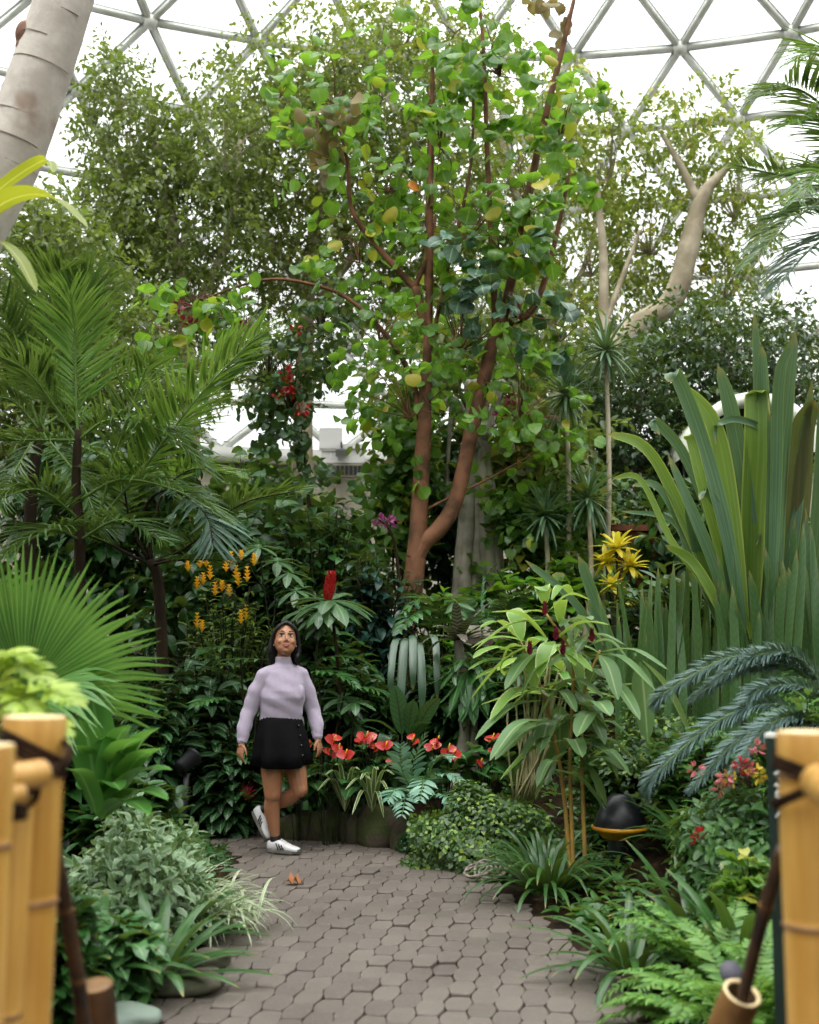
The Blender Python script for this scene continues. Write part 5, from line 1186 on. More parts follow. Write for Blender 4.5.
# right-hand bushes and low flowers
M_lant = leafmat('lantana_leaf', '#31562e', '#52803c', rough=.45, tl=.25)
mound('lantana_bush', 'low small-leaved bush with pink and yellow flowers by green signpost', 'shrub', 735, 785, 6.0, 120, M_lant, T_ell, (.05, .085), 2600, dy=.45, zb=.35, thick=.5)
lant = bpy.data.objects['lantana_bush']
M_pinky = leafmat('pink_petal', '#b0505c', '#c87078', tl=.25); M_yelp = leafmat('yellow_petal', '#d8b030', '#e6c850', tl=.25)
for px, py, m_ in [(725, 777, M_pinky), (731, 780, M_yelp), (755, 770, M_yelp), (748, 768, M_pinky), (760, 776, M_yelp), (720, 788, M_pinky), (744, 770, M_pinky), (756, 748, M_pinky), (696, 768, M_pinky), (698, 836, M_red), (741, 766, M_red)]:
    F = MB(); flowerball(F, at(px, py, 5.7), .035, 14, size=.035); F.build('flower', m_, lant)
M_fernb = leafmat('fresh_fern', '#487630', '#74a046', trans='#98c048', rough=.42, tl=.32)
def fernclump(label, px, Y, n, L, mat, ll=.09, up=.9, droop=1.3, nl=18, lw=1.4):
    b = onground(px, Y); th = thing('sword_fern', label, 'fern', b)
    for k in range(n):
        az = k*2.4+rng.normal(0, .2); P = arc(b+np.array([cos(az)*.03, sin(az)*.03, .02]), az, rng.uniform(.35, 1.25), L*rng.uniform(.75, 1.1), droop*rng.uniform(.6, 1.2), 8)
        frond(th, P, int(nl*1.3), ll*.8, mat, lw=lw, a0=1.35, a1=.9, r=.004, vee=.1, lift=.02, start=.12, tms=T_lobe)
fernclump('bright green fern clump at bottom right beside the path', 712, 5.0, 26, .5, M_fernb)
fernclump('bright green fern clump behind the hollow bamboo pipe', 735, 4.5, 24, .45, M_fernb)
fernclump('darker fern clump between right bamboo post and signpost', 775, 5.4, 20, .45, M_lant)
fernclump('fresh fern low at the bottom edge left of the bamboo pipe', 700, 4.55, 20, .42, M_fernb)
for args in [('leafy_shrub', 'dark leafy bush right of the black bollard lamp', 712, 805, 6.5, 110, M_midg, T_lance, (.14, .22), 34, 12),
    ('leafy_shrub', 'leafy bush in the shade behind the bollard lamp', 620, 745, 7.9, 130, M_deep, T_lance, (.16, .24), 30, 12),
    ('leafy_shrub', 'light-leaved bush under the blue-grey plumes', 690, 720, 7.2, 140, M_midg, T_ell, (.09, .14), 40, 14),
    ('leafy_shrub', 'low pale-leaved bush at foot of the ginger canes', 600, 915, 6.3, 90, M_midg, T_heart, (.08, .13), 20, 8),
    ('leafy_shrub', 'bush with broad pale leaves low beside the green signpost', 750, 850, 5.3, 80, M_midl, T_broad, (.1, .16), 18, 8),
    ('leafy_shrub', 'dark bush at far right behind the bamboo post', 800, 690, 5.9, 110, M_midg, T_ell, (.1, .16), 34, 12)]:
    n_, l_, cx, yt, Y, wd, mt, tm, sz, ns, nl = args
    shrub(n_, l_, 'shrub', cx, yt, Y, wd, mt, tm, sz, ns, nl, start=.12, dome=.35, stem_r=.005)
mound('moss_cushion', 'bright green mossy cushion at far right under the snake plants', 'moss', 800, 668, 6.9, 90, leafmat('moss', '#3a6a1c', '#5c9428', rough=.7, tl=.3), T_mini, (.02, .04), 2600, dy=.3, thick=.15)
mound('small_leaf_cover', 'low mat of tiny leaves between ginger and blue-grey plumes', 'ground cover', 650, 700, 7.9, 130, M_hedge, T_miniround, (.03, .05), 3000, dy=.4, thick=.3)

# creeping leaf cover over the soil of both beds
def cover(name, label, x0, x1, y0, y1, n, mat, size, tms):
    X = rng.uniform(x0, x1, n*3); Y = rng.uniform(y0, y1, n*3); d = path_sd(X, Y); k = np.where((d > .10))[0][:n]
    X, Y = X[k], Y[k]; P = np.stack([X, Y, gz(X, Y)+rng.uniform(0, .10, len(k))*np.clip(d[k]*3, .2, 1)], -1); az = rng.uniform(0, 6.28, len(k))
    L = MB(); scatter(L, tms, P, np.stack([np.cos(az), np.sin(az), rng.uniform(0, .9, len(k))], -1), np.array([0, 0, 1.])+rng.normal(0, .3, (len(k), 3)), rng.uniform(size[0], size[1], len(k)))
    o = L.build(name, mat); tag(o, label, 'ground cover', None, 'stuff')
cover('undergrowth', 'dark mixed leaf undergrowth carpeting the beds', -6, 7, 9.2, 15, 7000, M_deep, (.12, .24), T_ell+T_lance)
cover('undergrowth', 'low leafy undergrowth carpeting the right bed', .2, 5, 4.2, 10, 6000, M_midg, (.07, .14), T_ell+T_lance)
cover('undergrowth', 'low leafy undergrowth carpeting the left bed', -5, -.4, 3., 9.2, 5000, M_deep, (.08, .16), T_ell+T_lance)
# ---------------------------------------------------------------- the woman
PG = gp(277, 852); PG[2] = 0.0; PG[0] -= .010
def remesh(mb, voxel, smooth=6, fac=.5):
    o = mb.build('temp_shape', []); o.data.materials.clear()
    md = o.modifiers.new('r', 'REMESH'); md.mode = 'VOXEL'; md.voxel_size = voxel; md.use_smooth_shade = True
    if smooth: ms = o.modifiers.new('s', 'SMOOTH'); ms.iterations = smooth; ms.factor = fac
    dg = bpy.context.evaluated_depsgraph_get(); me = bpy.data.meshes.new_from_object(o.evaluated_get(dg))
    bpy.data.objects.remove(o); return me
def finish(me, name, mats, parent=None, disp=None):
    if disp is not None:
        n = len(me.vertices); co_ = np.zeros(n*3, np.float32); me.vertices.foreach_get('co', co_); co_ = disp(co_.reshape(-1, 3).astype(float)); me.vertices.foreach_set('co', co_.astype(np.float32).ravel()); me.update()
    me.name = name; me.materials.clear()
    for m in (mats if isinstance(mats, list) else [mats]): me.materials.append(m)
    me.polygons.foreach_set('use_smooth', np.ones(len(me.polygons), bool))
    o = bpy.data.objects.new(name, me); C.objects.link(o)
    if parent is not None: o.parent = parent
    return o
def caps(mb, pts, rad, ns=14, n=None):
    """rounded limb"""
    P = spline(pts, n or 6*len(pts)); r = np.interp(np.linspace(0, 1, len(P)), np.linspace(0, 1, len(rad)), rad)
    tube(mb, P, r, ns); ball(mb, P[0], r[0], None, 12, 8); ball(mb, P[-1], r[-1], None, 12, 8)
def loft(mb, secs, ns=28, cap=True):
    """secs: (centre, rx, ry, facing angle): elliptic rings"""
    a = np.linspace(0, 2*pi, ns, endpoint=False); V = []
    for c, rx, ry, f, *e in secs:
        pw = e[0] if e else 1.
        X = np.array([cos(f), sin(f), 0]); Yv = np.array([-sin(f), cos(f), 0])
        ca_, sa_ = np.sign(np.cos(a))*np.abs(np.cos(a))**pw, np.sign(np.sin(a))*np.abs(np.sin(a))**pw
        V.append(np.asarray(c)+rx*ca_[:, None]*X+ry*sa_[:, None]*Yv)
    n = len(V); V = np.vstack(V); i = np.arange(n-1)[:, None]*ns; j = np.arange(ns)[None]; j2 = (j+1) % ns
    F = [np.stack([i+j, i+j2, i+ns+j2, i+ns+j], -1).reshape(-1, 4)]
    if cap:
        V = np.vstack([V, V[:ns].mean(0), V[-ns:].mean(0)]); jj = np.arange(ns)
        F += [np.stack([(jj+1) % ns, jj, np.full(ns, n*ns)], -1), np.stack([(n-1)*ns+jj, (n-1)*ns+(jj+1) % ns, np.full(ns, n*ns+1)], -1)]
    mb.add(V, F)
A = np.array
TF = R(26)                                            # torso turned to her left
hipR, hipL = A([-.028, -.036, .80]), A([.088, .042, .80])
kneR, ankR = A([-.018, -.085, .415]), A([.0, -.03, .105])
kneL, ankL = A([.172, -.05, .445]), A([-.105, .115, .235])
shR, shL = A([-.098, -.066, 1.268]), A([.164, .066, 1.276])
elR, elL = A([-.190, -.06, 1.005]), A([.242, .11, 1.010])
wrR, wrL = A([-.236, -.12, .795]), A([.292, .04, .815])
footR, footL = nrm(A([.90, -.42, 0])), nrm(A([.52, -.45, -.78]))
upL = nrm(A([.55, -.30, .62])-footL*(footL@A([.55, -.30, .62]))); heelL = A([-.185, .150, .262]); shLh = heelL+footL*.06+upL*.05; ankL = heelL+footL*.055+upL*.115
headC = A([.052, -.015, 1.511])
# head frame: forward (face), up
fw = nrm(A([.20, -.93, .30])); rt = nrm(np.cross(fw, A([0.04, 0, 1.]))); upv = np.cross(rt, fw)   # rt = viewer-left to right handed
HM = np.stack([rt, fw, upv], -1)*1.07
def H(x, y, z): return headC+HM@A([x, y, z])
body = MB()
# head
ball(body, H(0, -.012, .03), (.079, .092, .086), HM, 24, 16)
ball(body, H(0, .022, -.025), (.073, .066, .078), HM, 20, 14)
ball(body, H(0, .035, -.062), (.061, .046, .047), HM, 18, 12)
ball(body, H(0, .058, -.088), (.024, .020, .018), HM, 12, 8)
for s in (-1, 1):
    ball(body, H(s*.036, .058, -.028), (.026, .024, .024), HM, 12, 8)
    ball(body, H(s*.028, .076, .030), (.026, .012, .010), HM, 12, 8)
    ball(body, H(s*.073, -.005, -.008), (.009, .020, .030), HM, 10, 8)
    ball(body, H(s*.011, .088, -.030), (.008, .008, .007), HM, 8, 6)
tube(body, [H(0, .078, .020), H(0, .092, -.008), H(0, .100, -.026)], [.008, .009, .0105], 10); ball(body, H(0, .096, -.027), (.0105, .010, .009), HM, 10, 8)
ball(body, H(0, .077, -.056), (.024, .011, .009), HM, 12, 8); ball(body, H(0, .075, -.067), (.021, .011, .008), HM, 12, 8)
caps(body, [A([.038, .0, 1.30]), A([.040, -.0, 1.37]), H(0, -.02, -.06)], [.056, .050, .050], 16)
# trunk
loft(body, [(A([.03, 0, .76]), .10, .08, TF), (A([.028, 0, .82]), .16, .115, TF), (A([.03, 0, .92]), .135, .10, TF), (A([.034, 0, 1.0]), .12, .095, TF), (A([.036, -.005, 1.12]), .145, .105, TF), (A([.038, 0, 1.22]), .15, .09, TF), (A([.04, 0, 1.285]), .10, .06, TF)])
for s, e, w_ in ((shR, elR, wrR), (shL, elL, wrL)):
    caps(body, [s-A([0, 0, .015]), e], [.042, .038]); caps(body, [e, w_], [.038, .025])
for h, k, a in ((hipR, kneR, ankR), (hipL, kneL, ankL)):
    caps(body, [h, h*.5+k*.5+A([0, -.012, 0]), k], [.090, .087, .060]); ball(body, k+A([.008, -.012, .0]), (.046, .048, .055), None, 14, 10)
calf = lambda k, a, b: caps(body, [k, k*.68+a*.32+b, k*.35+a*.65+b*.5, a], [.052, .059, .046, .032])
calf(kneR, ankR, A([-.012, .016, 0])); calf(kneL, ankL, A([-.01, .02, -.02]))
# feet inside the shoes
caps(body, [ankR, ankR+footR*.04-A([0, 0, .055]), ankR+footR*.11-A([0, 0, .068])], [.030, .024, .018])
caps(body, [ankL, ankL*.4+shLh*.6+footL*.05, shLh+footL*.12], [.030, .024, .018])
# hands: palm, five bent fingers, thumb from the palm's side
def hand(w_, d, pn, ts):
    """w_ wrist, d finger direction, pn palm normal (towards which the fingers curl), ts side of the thumb"""
    d = nrm(d); pn = nrm(pn-d*(pn@d)); s = np.cross(d, pn)*ts
    M = np.stack([s, d, pn], -1); ball(body, w_+d*.045, (.034, .048, .014), M, 14, 10)
    caps(body, [w_-d*.01, w_+d*.02], [.024, .023], 10)
    for k, (off, ln) in enumerate([(.026, .062), (.009, .070), (-.009, .066), (-.025, .052)]):
        b = w_+d*(.082-.004*abs(k-1.2))+s*off; c = .25+.12*k
        p1 = b+(d*cos(c)+pn*sin(c))*ln*.42; p2 = p1+(d*cos(c*2.2)+pn*sin(c*2.2))*ln*.32; p3 = p2+(d*cos(c*3)+pn*sin(c*3))*ln*.26
        caps(body, [b-d*.02, b, p1, p2, p3], [.0085, .0088, .008, .0073, .006], 8)
    b = w_+d*.03+s*.026; p1 = b+(d*.75+s*.55+pn*.2)*.034; p2 = p1+(d*.92+s*.15+pn*.25)*.030
    caps(body, [b-d*.01-s*.01, b, p1, p2], [.012, .012, .0095, .0075], 8)
hand(wrR-A([.002, .004, .012]), A([-.12, -.22, -1.]), A([.6, .75, 0]), 1)
hand(wrL-A([-.002, .004, .012]), A([.22, -.20, -1.]), A([-.75, .45, 0]), -1)
t = NT('skin'); nz = t.noise(30, 4, t.obj())
colr = t.mix(nz, hexc('#966649'), hexc('#a47354'))
M_skin = None
p_ = t.n('ShaderNodeBsdfPrincipled'); t.t.links.new(colr, p_.inputs['Base Color']); p_.inputs['Roughness'].default_value = .45; p_.inputs['Subsurface Weight'].default_value = .12
p_.inputs['Subsurface Radius'].default_value = (.02, .008, .004); p_.inputs['Subsurface Scale'].default_value = .5
M_skin = t.out(p_.outputs[0])
person = finish(remesh(body, .0038, 5), 'person', M_skin); person.location = PG; person.scale = (.96, .96, .96)
tag(person, 'woman in lilac sweater and black skirt walking on the path, looking up', 'person')
def part(mb, name, mats, smooth=True, parent=None):
    """geometry given in the woman's own coordinates"""
    o = mb.build(name, mats, None, smooth); o.parent = parent or person; return o
# eyes, brows, lips
M_eye = plain('eye_white', '#cfc9c2', .2, .6); M_iris = plain('dark_iris', '#0e0805', .45, .2); M_lip = plain('lips', '#9a4a48', .35, .5); M_brow = plain('brow_hair', '#1a1310', .7)
for s in (-1, 1):
    m_ = MB(); ball(m_, H(s*.0305, .0755, .010), (.0150, .0085, .0062), HM, 16, 10); e = part(m_, 'eye', M_eye)
    m_ = MB(); ball(m_, H(s*.0305+.002, .0825, .0125), (.0078, .0030, .0060), HM, 12, 8); part(m_, 'iris', M_iris, parent=e)
    m_ = MB(); tube(m_, [H(s*.0155, .0800, .012), H(s*.025, .0825, .0185), H(s*.037, .0785, .0185), H(s*.047, .069, .011)], [.001, .0018, .0018, .001], 6); part(m_, 'eyelash', M_brow, parent=e)
    m_ = MB(); tube(m_, [H(s*.014, .0895, .0345), H(s*.027, .0895, .0390), H(s*.042, .0815, .0385), H(s*.054, .068, .0320)], [.0028, .0036, .0030, .0014], 7); part(m_, 'eyebrow', M_brow)
    m_ = MB(); ball(m_, H(s*.078, .002, -.038), .0065, None, 10, 8); part(m_, 'earring', plain('pearl', '#e8e6e0', .25, .6))
m_ = MB(); tube(m_, [H(-.029, .0735, -.0545), H(-.014, .0845, -.0560), H(0, .0875, -.0575), H(.014, .0845, -.0560), H(.029, .0735, -.0545)], [.0015, .0045, .004, .0045, .0015], 8)
tube(m_, [H(-.027, .0735, -.0560), H(-.012, .083, -.0645), H(0, .086, -.0665), H(.012, .083, -.0645), H(.027, .0735, -.0560)], [.0015, .0045, .0058, .0045, .0015], 8); part(m_, 'lip', M_lip)
# hair: shoulder-length, dark, parted in the middle
hr = MB()
ball(hr, H(0, -.026, .036), (.087, .092, .085), HM, 26, 18)
ball(hr, H(0, -.055, -.03), (.080, .060, .085), HM, 20, 14)
for s in (-1, 1):
    caps(hr, [H(s*.010, .050, .108), H(s*.048, .060, .086), H(s*.079, .038, .040), H(s*.093, .008, -.02), H(s*.095, -.012, -.08), headC+A([-s*.088, -.01, -.125]), headC+A([-s*.096, -.004, -.172])], [.013, .013, .012, .016, .020, .019, .009], 12, 40)
    caps(hr, [H(s*.05, -.01, .06), H(s*.082, -.02, -.02), H(s*.083, -.04, -.09), headC+A([-s*.085, .03, -.165])], [.03, .032, .032, .016], 12, 30)
    caps(hr, [H(s*.008, .040, .118), H(s*.03, .068, .094), H(s*.055, .062, .062)], [.016, .013, .006], 10, 20)
caps(hr, [H(0, -.05, .02), headC+A([0, .075, -.09]), headC+A([0, .07, -.16])], [.07, .068, .04], 14, 24)
for k in range(7):
    a = -.07+.14*k/6; caps(hr, [headC+A([a, .07, -.10]), headC+A([a*1.12, .065, -.155]), headC+A([a*1.2+rng.normal(0, .004), .06+rng.normal(0, .006), -.18-.012*rng.random()])], [.02, .017, .006], 8, 10)
t = NT('black_hair'); tcn = t.obj(); mp = t.n('ShaderNodeMapping', i0=tcn); mp.inputs['Scale'].default_value = (60, 60, 5)
nz = t.noise(4, 3, mp.outputs[0])
M_hair = t.out(t.princ(t.mix(nz, hexc('#070606'), hexc('#151112')), .45, .35, normal=t.bump(nz, .6, .004)))
finish(remesh(hr, .004, 3), 'hair', M_hair, person)
# sweater
sw = MB(); f = TF
loft(sw, [(A([.026, 0, .918]), .146, .114, f), (A([.027, 0, .94]), .154, .122, f), (A([.030, -.002, .975]), .160, .128, f), (A([.032, -.006, 1.03]), .162, .130, f), (A([.036, -.018, 1.10]), .163, .134, f), (A([.038, -.018, 1.15]), .163, .130, f), (A([.036, -.006, 1.225]), .160, .112, f), (A([.037, 0, 1.282]), .148, .092, f), (A([.038, 0, 1.322]), .108, .074, f), (A([.040, 0, 1.345]), .064, .06, f)], 40)
bl = A([cos(f), sin(f), 0]); fr_ = A([sin(f), -cos(f), 0])
for s in (-1, 1): ball(sw, A([.036, 0, 1.135])+bl*s*.068+fr_*.075, (.078, .052, .066), None, 16, 12)
loft(sw, [(A([.040, 0, 1.31]), .068, .064, f), (A([.042, -.003, 1.395]), .061, .060, f)], 28)
for s, e, w_, o_ in ((shR, elR, wrR, A([-.012, 0, 0])), (shL, elL, wrL, A([.012, 0, 0]))):
    caps(sw, [s*.96+A([.035, 0, 1.23])*.04+A([0, 0, -.014]), s*.55+e*.45+o_*.5, e+o_*.6], [.054, .060, .055], 16)
    caps(sw, [e+o_*.6, e*.5+w_*.5+o_*.9, e*.18+w_*.82+o_*.5], [.055, .053, .047], 16)
    caps(sw, [A([.038, 0, 1.292]), A([.038, 0, 1.292])*.5+s*.5+A([0, 0, .002]), s+A([0, 0, -.012])], [.058, .056, .054], 16)
    caps(sw, [e*.2+w_*.8, w_+A([0, 0, .004])], [.042, .036], 16)
def knit(V):
    z = V[:, 2]; x = V[:, 0]; y = V[:, 1]
    d = .0035*np.sin(34*z+14*x)*np.sin(9*x+7*y)+.0025*np.sin(60*(z+.5*x))
    c = A([.035, 0]); r = V[:, :2]-c; r = r/(np.linalg.norm(r, axis=1, keepdims=True)+1e-6)
    V[:, :2] += r*d[:, None]
    hem = (z < .96) & (np.abs(x-.03) < .19); V[hem, :2] += r[hem]*(.0016*np.sin(np.arctan2(r[hem, 1], r[hem, 0])*90))[:, None]
    return V
t = NT('lilac_knit'); wv = t.n('ShaderNodeTexWave', i0=t.obj()); wv.inputs['Scale'].default_value = 70; wv.inputs['Distortion'].default_value = 1.2; wv.bands_direction = 'X'
M_knit = t.out(t.princ(t.mix(t.noise(40, 3, t.obj()), hexc('#a095a8'), hexc('#aea3b4')), .9, .15, normal=t.bump(t.math('ADD', wv.outputs[1], t.noise(160, 2, t.obj())), .22, .004), sheen=.15))
swo = finish(remesh(sw, .0055, 14), 'sweater', M_knit, person, knit)
m_ = MB(); loft(m_, [(A([.026, 0, .908]), .143, .112, f), (A([.026, 0, .918]), .149, .118, f), (A([.027, 0, .945]), .156, .124, f), (A([.029, -.001, .965]), .155, .123, f)], 120, False)
V = m_.v[0]; ang = np.arctan2(V[:, 1], V[:, 0]-.028); V[:, :2] += (V[:, :2]-A([.028, 0]))*(.012*np.sign(np.sin(np.arange(len(V))*pi/2+.8)))[:, None]
part(m_, 'hem_rib', M_knit, parent=swo)
for w_, e in ((wrR, elR), (wrL, elL)):
    d = nrm(w_-e); m_ = MB(); tube(m_, [w_-d*.045, w_-d*.02, w_+d*.008], [.0415, .0385, .0365], 24, cap=False); part(m_, 'cuff', M_knit, parent=swo)
# skirt
sk = MB(); f2 = R(34); ns = 72; secs = []
for z, rx, ry, cx_, fl in [(.965, .142, .112, .028, 0), (.93, .158, .128, .028, 0), (.86, .180, .150, .030, .004), (.78, .194, .170, .034, .010), (.70, .202, .184, .036, .016), (.612, .212, .204, .036, .020)]:
    secs.append((A([cx_, -.004, z]), rx, ry, f2))
loft(sk, secs, ns, False); V = sk.v[0]; k = np.repeat(np.arange(6), ns); aa = np.tile(np.linspace(0, 2*pi, ns, endpoint=False), 6)
fl = A([0, 0, .004, .010, .018, .026])[k]; c2 = V[:, :2]-A([.033, -.004]); V[:, :2] += c2/np.linalg.norm(c2, axis=1, keepdims=True)*(fl*np.sin(7*aa+.6*np.sin(2*aa)))[:, None]
V[:, 2] += np.where(k == 5, .012*np.sin(aa*2+2.5), 0)
t = NT('black_velvet'); M_vel = t.out(t.princ(t.mix(t.noise(12, 4, t.obj()), hexc('#040405'), hexc('#09090c')), .8, .12, normal=t.bump(t.noise(25, 4, t.obj()), .25, .01), sheen=.0))
sko = part(sk, 'skirt', M_vel); md = sko.modifiers.new('thickness', 'SOLIDIFY'); md.thickness = .004; md.offset = -1
m_ = MB(); loft(m_, [(A([.028, -.002, .935]), .150, .118, f2), (A([.028, -.002, .965]), .143, .111, f2)], 40, False); part(m_, 'waistband', M_vel, parent=sko)
for z, r_ in ((.90, .13), (.83, .145), (.76, .157), (.69, .168)):
    ang = f2-pi/2+.42; m_ = MB(); ball(m_, A([.033+cos(ang)*(r_+.024), -.004+sin(ang)*(r_+.01), z]), .009, None, 10, 8); part(m_, 'button', plain('horn_button', '#1c1618', .25, .6), parent=sko)
# sneakers
M_lea = plain('white_leather', '#cfcfd0', .45, .4, 0, '#bdbdbe', 20); M_soleg = plain('grey_gum_sole', '#6b6862', .7, .2, 0, '#595650', 14); M_blkl = plain('black_leather', '#111113', .5)
def shoe(heel, d, up):
    """heel = point under the heel, d toe direction, up = upper direction"""
    d = nrm(d); up = nrm(up-d*(up@d)); s = np.cross(d, up); M = np.stack([d, s, up], -1)
    def W(x, y, z): return heel+M@A([x, y, z])
    m_ = MB(); L_ = .262; ns = 24
    st = [(.0, .026, .024, .082), (.02, .035, .022, .090), (.06, .040, .022, .094), (.10, .041, .022, .092), (.14, .044, .022, .078), (.18, .047, .022, .062), (.215, .046, .02, .053), (.243, .037, .02, .046), (.258, .019, .02, .036)]
    a = np.linspace(0, 2*pi, ns, endpoint=False); V = []
    for x, w_, z0, z1 in st:
        zc, hz = (z0+z1)/2-.004, (z1-z0)/2+.004
        V += [W(x, w_*np.sign(cos(q))*abs(cos(q))**.8, zc+hz*np.sign(sin(q))*abs(sin(q))**.75) for q in a]
    V = A(V); n = len(st); i = np.arange(n-1)[:, None]*ns; j = np.arange(ns)[None]; j2 = (j+1) % ns
    V = np.vstack([V, V[:ns].mean(0), V[-ns:].mean(0)+d*.004]); jj = np.arange(ns)
    m_.add(V, [np.stack([i+j, i+j2, i+ns+j2, i+ns+j], -1).reshape(-1, 4), np.stack([(jj+1) % ns, jj, np.full(ns, n*ns)], -1), np.stack([(n-1)*ns+jj, (n-1)*ns+(jj+1) % ns, np.full(ns, n*ns+1)], -1)])
    o = part(m_, 'sneaker', M_lea)
    m_ = MB(); k = 40; th_ = np.linspace(0, 2*pi, k, endpoint=False)
    xs = .131+.135*np.sign(np.cos(th_))*np.abs(np.cos(th_))**.8; wd = np.interp(xs, [0, .06, .12, .2, .266], [.036, .039, .041, .050, .036]); ys = wd*np.sign(np.sin(th_))*np.abs(np.sin(th_))**.55
    rg = []
    for z, g in ((0, .95), (.004, 1.), (.022, 1.0), (.026, .96)): rg.append(A([W(x*1., y*g, z+.012*max(0, (x-.2)/.06)**2) for x, y in zip(xs, ys)]))
    V = np.vstack(rg); i = np.arange(3)[:, None]*k; j = np.arange(k)[None]; j2 = (j+1) % k
    m_.add(V, [np.stack([i+j, i+j2, i+k+j2, i+k+j], -1).reshape(-1, 4), np.arange(k)[None, ::-1], (3*k+np.arange(k))[None]]); part(m_, 'sole', M_soleg, parent=o)
    for sd_ in (-1, 1):
        for q in range(3):
            x0 = .085+.022*q; m_ = MB(); P = [W(x0+.024, sd_*(.0445+.0012*q), .030), W(x0+.014, sd_*(.0458+.001*q), .048-.003*q), W(x0+.006, sd_*(.0445+.001*q), .062-.004*q), W(x0, sd_*(.0400+.0005*q), .074-.005*q)]
            blade(m_, P, .0095, .05, .05, 0., side=d, n=6, wfun=lambda t: np.ones_like(t)); part(m_, 'stripe', M_blkl, parent=o)
    m_ = MB(); ball(m_, W(-.0, 0, .068), (.010, .022, .020), M, 12, 8); part(m_, 'heel_tab', M_blkl, parent=o)
    for q in range(5):
        m_ = MB(); x0 = .108+.017*q; z0 = .094-.0080*q; tube(m_, [W(x0, -.021, z0-.006), W(x0+.002, 0, z0+.003), W(x0, .021, z0-.006)], .0042, 6); part(m_, 'lace', plain('white_lace', '#dededd', .8) if q == 0 and 'white_lace' not in bpy.data.materials else bpy.data.materials['white_lace'], parent=o)
    m_ = MB(); ball(m_, W(.055, 0, .083), (.042, .028, .014), M, 16, 8); part(m_, 'collar', M_blkl if False else M_lea, parent=o)
    return o
hR = ankR-footR*.055; hR[2] = 0.; shoe(hR, footR, A([0, 0, 1.]))
shoe(heelL, footL, upL)
for a, k in ((ankR, kneR), (ankL, kneL)):
    d = nrm(k-a); m_ = MB(); tube(m_, [a-d*.02, a+d*.012, a+d*.018], [.039, .0365, .033], 18, cap=False); part(m_, 'sock', M_blkl)
# ---------------------------------------------------------------- bamboo railings in the foreground
t = NT('bamboo_gold'); cz = t.obj(); mp = t.n('ShaderNodeMapping', i0=cz); mp.inputs['Scale'].default_value = (1, 1, .06)
colr = t.mix(t.sstep(t.noise(28, 4, mp.outputs[0]), .35, .68), hexc('#b98a3e'), hexc('#d2a659'))
colr = t.mix(t.math('MULTIPLY', t.sstep(t.noise(3, 4, cz), .5, .7), .4), colr, hexc('#9a6c2c'))
M_bam = t.out(t.princ(colr, .38, .5, coat=.15))
M_node = plain('bamboo_node', '#8d6a4a', .6, .3, 0, '#6d4c34', 20)
M_cut = plain('bamboo_cut', '#e2cfa4', .75, .2, 0, '#c8b184', 20)
M_cbr = plain('brown_cane', '#7a5830', .5, .4, 0, '#4a3018', 9); M_bore = plain('bamboo_bore', '#5a4630', .9, .1)
M_twine = plain('dark_twine', '#3a281c', .9, .1, 0, '#20150f', 40, .5)
def pole(th, p0, p1, r, nodes, name='pole', hollow=False, mat=None, dark=False):
    p0, p1 = np.asarray(p0, float), np.asarray(p1, float); d = nrm(p1-p0); L = np.linalg.norm(p1-p0)
    ref = A([0, 0, 1.]) if abs(d[2]) < .9 else A([1., 0, 0]); X = nrm(np.cross(ref, d)); Yv = np.cross(d, X); M = np.stack([X, Yv, d], -1)
    pf = [(r*.97, 0)]
    for q in sorted(nodes): pf += [(r*.985, q*L-.02), (r*.965, q*L-.006), (r*1.035, q*L), (r*.97, q*L+.005), (r, q*L+.02)]
    pf += [(r, L-.004), (r*.97, L)]
    m_ = MB(); lathe(m_, pf, p0, 30, 0, M); o = m_.build(name, mat or M_bam, th)
    m_ = MB()
    if hollow: lathe(m_, [(r*.97, L), (r*.95, L+.002), (r*.80, L+.002), (r*.78, L-.004)], p0, 30, 0, M)
    else: lathe(m_, [(r*.97, L), (r*.93, L+.002), (0, L+.001)], p0, 30, 0, M)
    m_.build('cut_end', M_cbr if dark else M_cut, o)
    if hollow: m_ = MB(); lathe(m_, [(r*.79, L-.003), (r*.76, L-.2), (0, L-.2)], p0, 30, 0, M); m_.build('bore', M_bore, o)
    for q in sorted(nodes): m_ = MB(); lathe(m_, [(r*.98, q*L-.004), (r*1.045, q*L-.001), (r*1.045, q*L+.003), (r*.98, q*L+.006)], p0, 30, 0, M); m_.build('node_ring', M_node, o)
    return o
def lash(th, c, axis, r, n=4, w=.004, tilt=.0):
    d = nrm(axis); X = nrm(np.cross(d, A([.3, .5, .8]))); Yv = np.cross(d, X); m_ = MB(); a = np.linspace(0, 2*pi*n, 26*n)
    tl = tilt*np.sin(a+1.)
    tube(m_, np.asarray(c)+(r*np.cos(a))[:, None]*X+(r*np.sin(a))[:, None]*Yv+d*(np.linspace(-w*n*.9, w*n*.9, len(a))+tl)[:, None], w, 6); return m_.build('twine_lashing', M_twine, th)
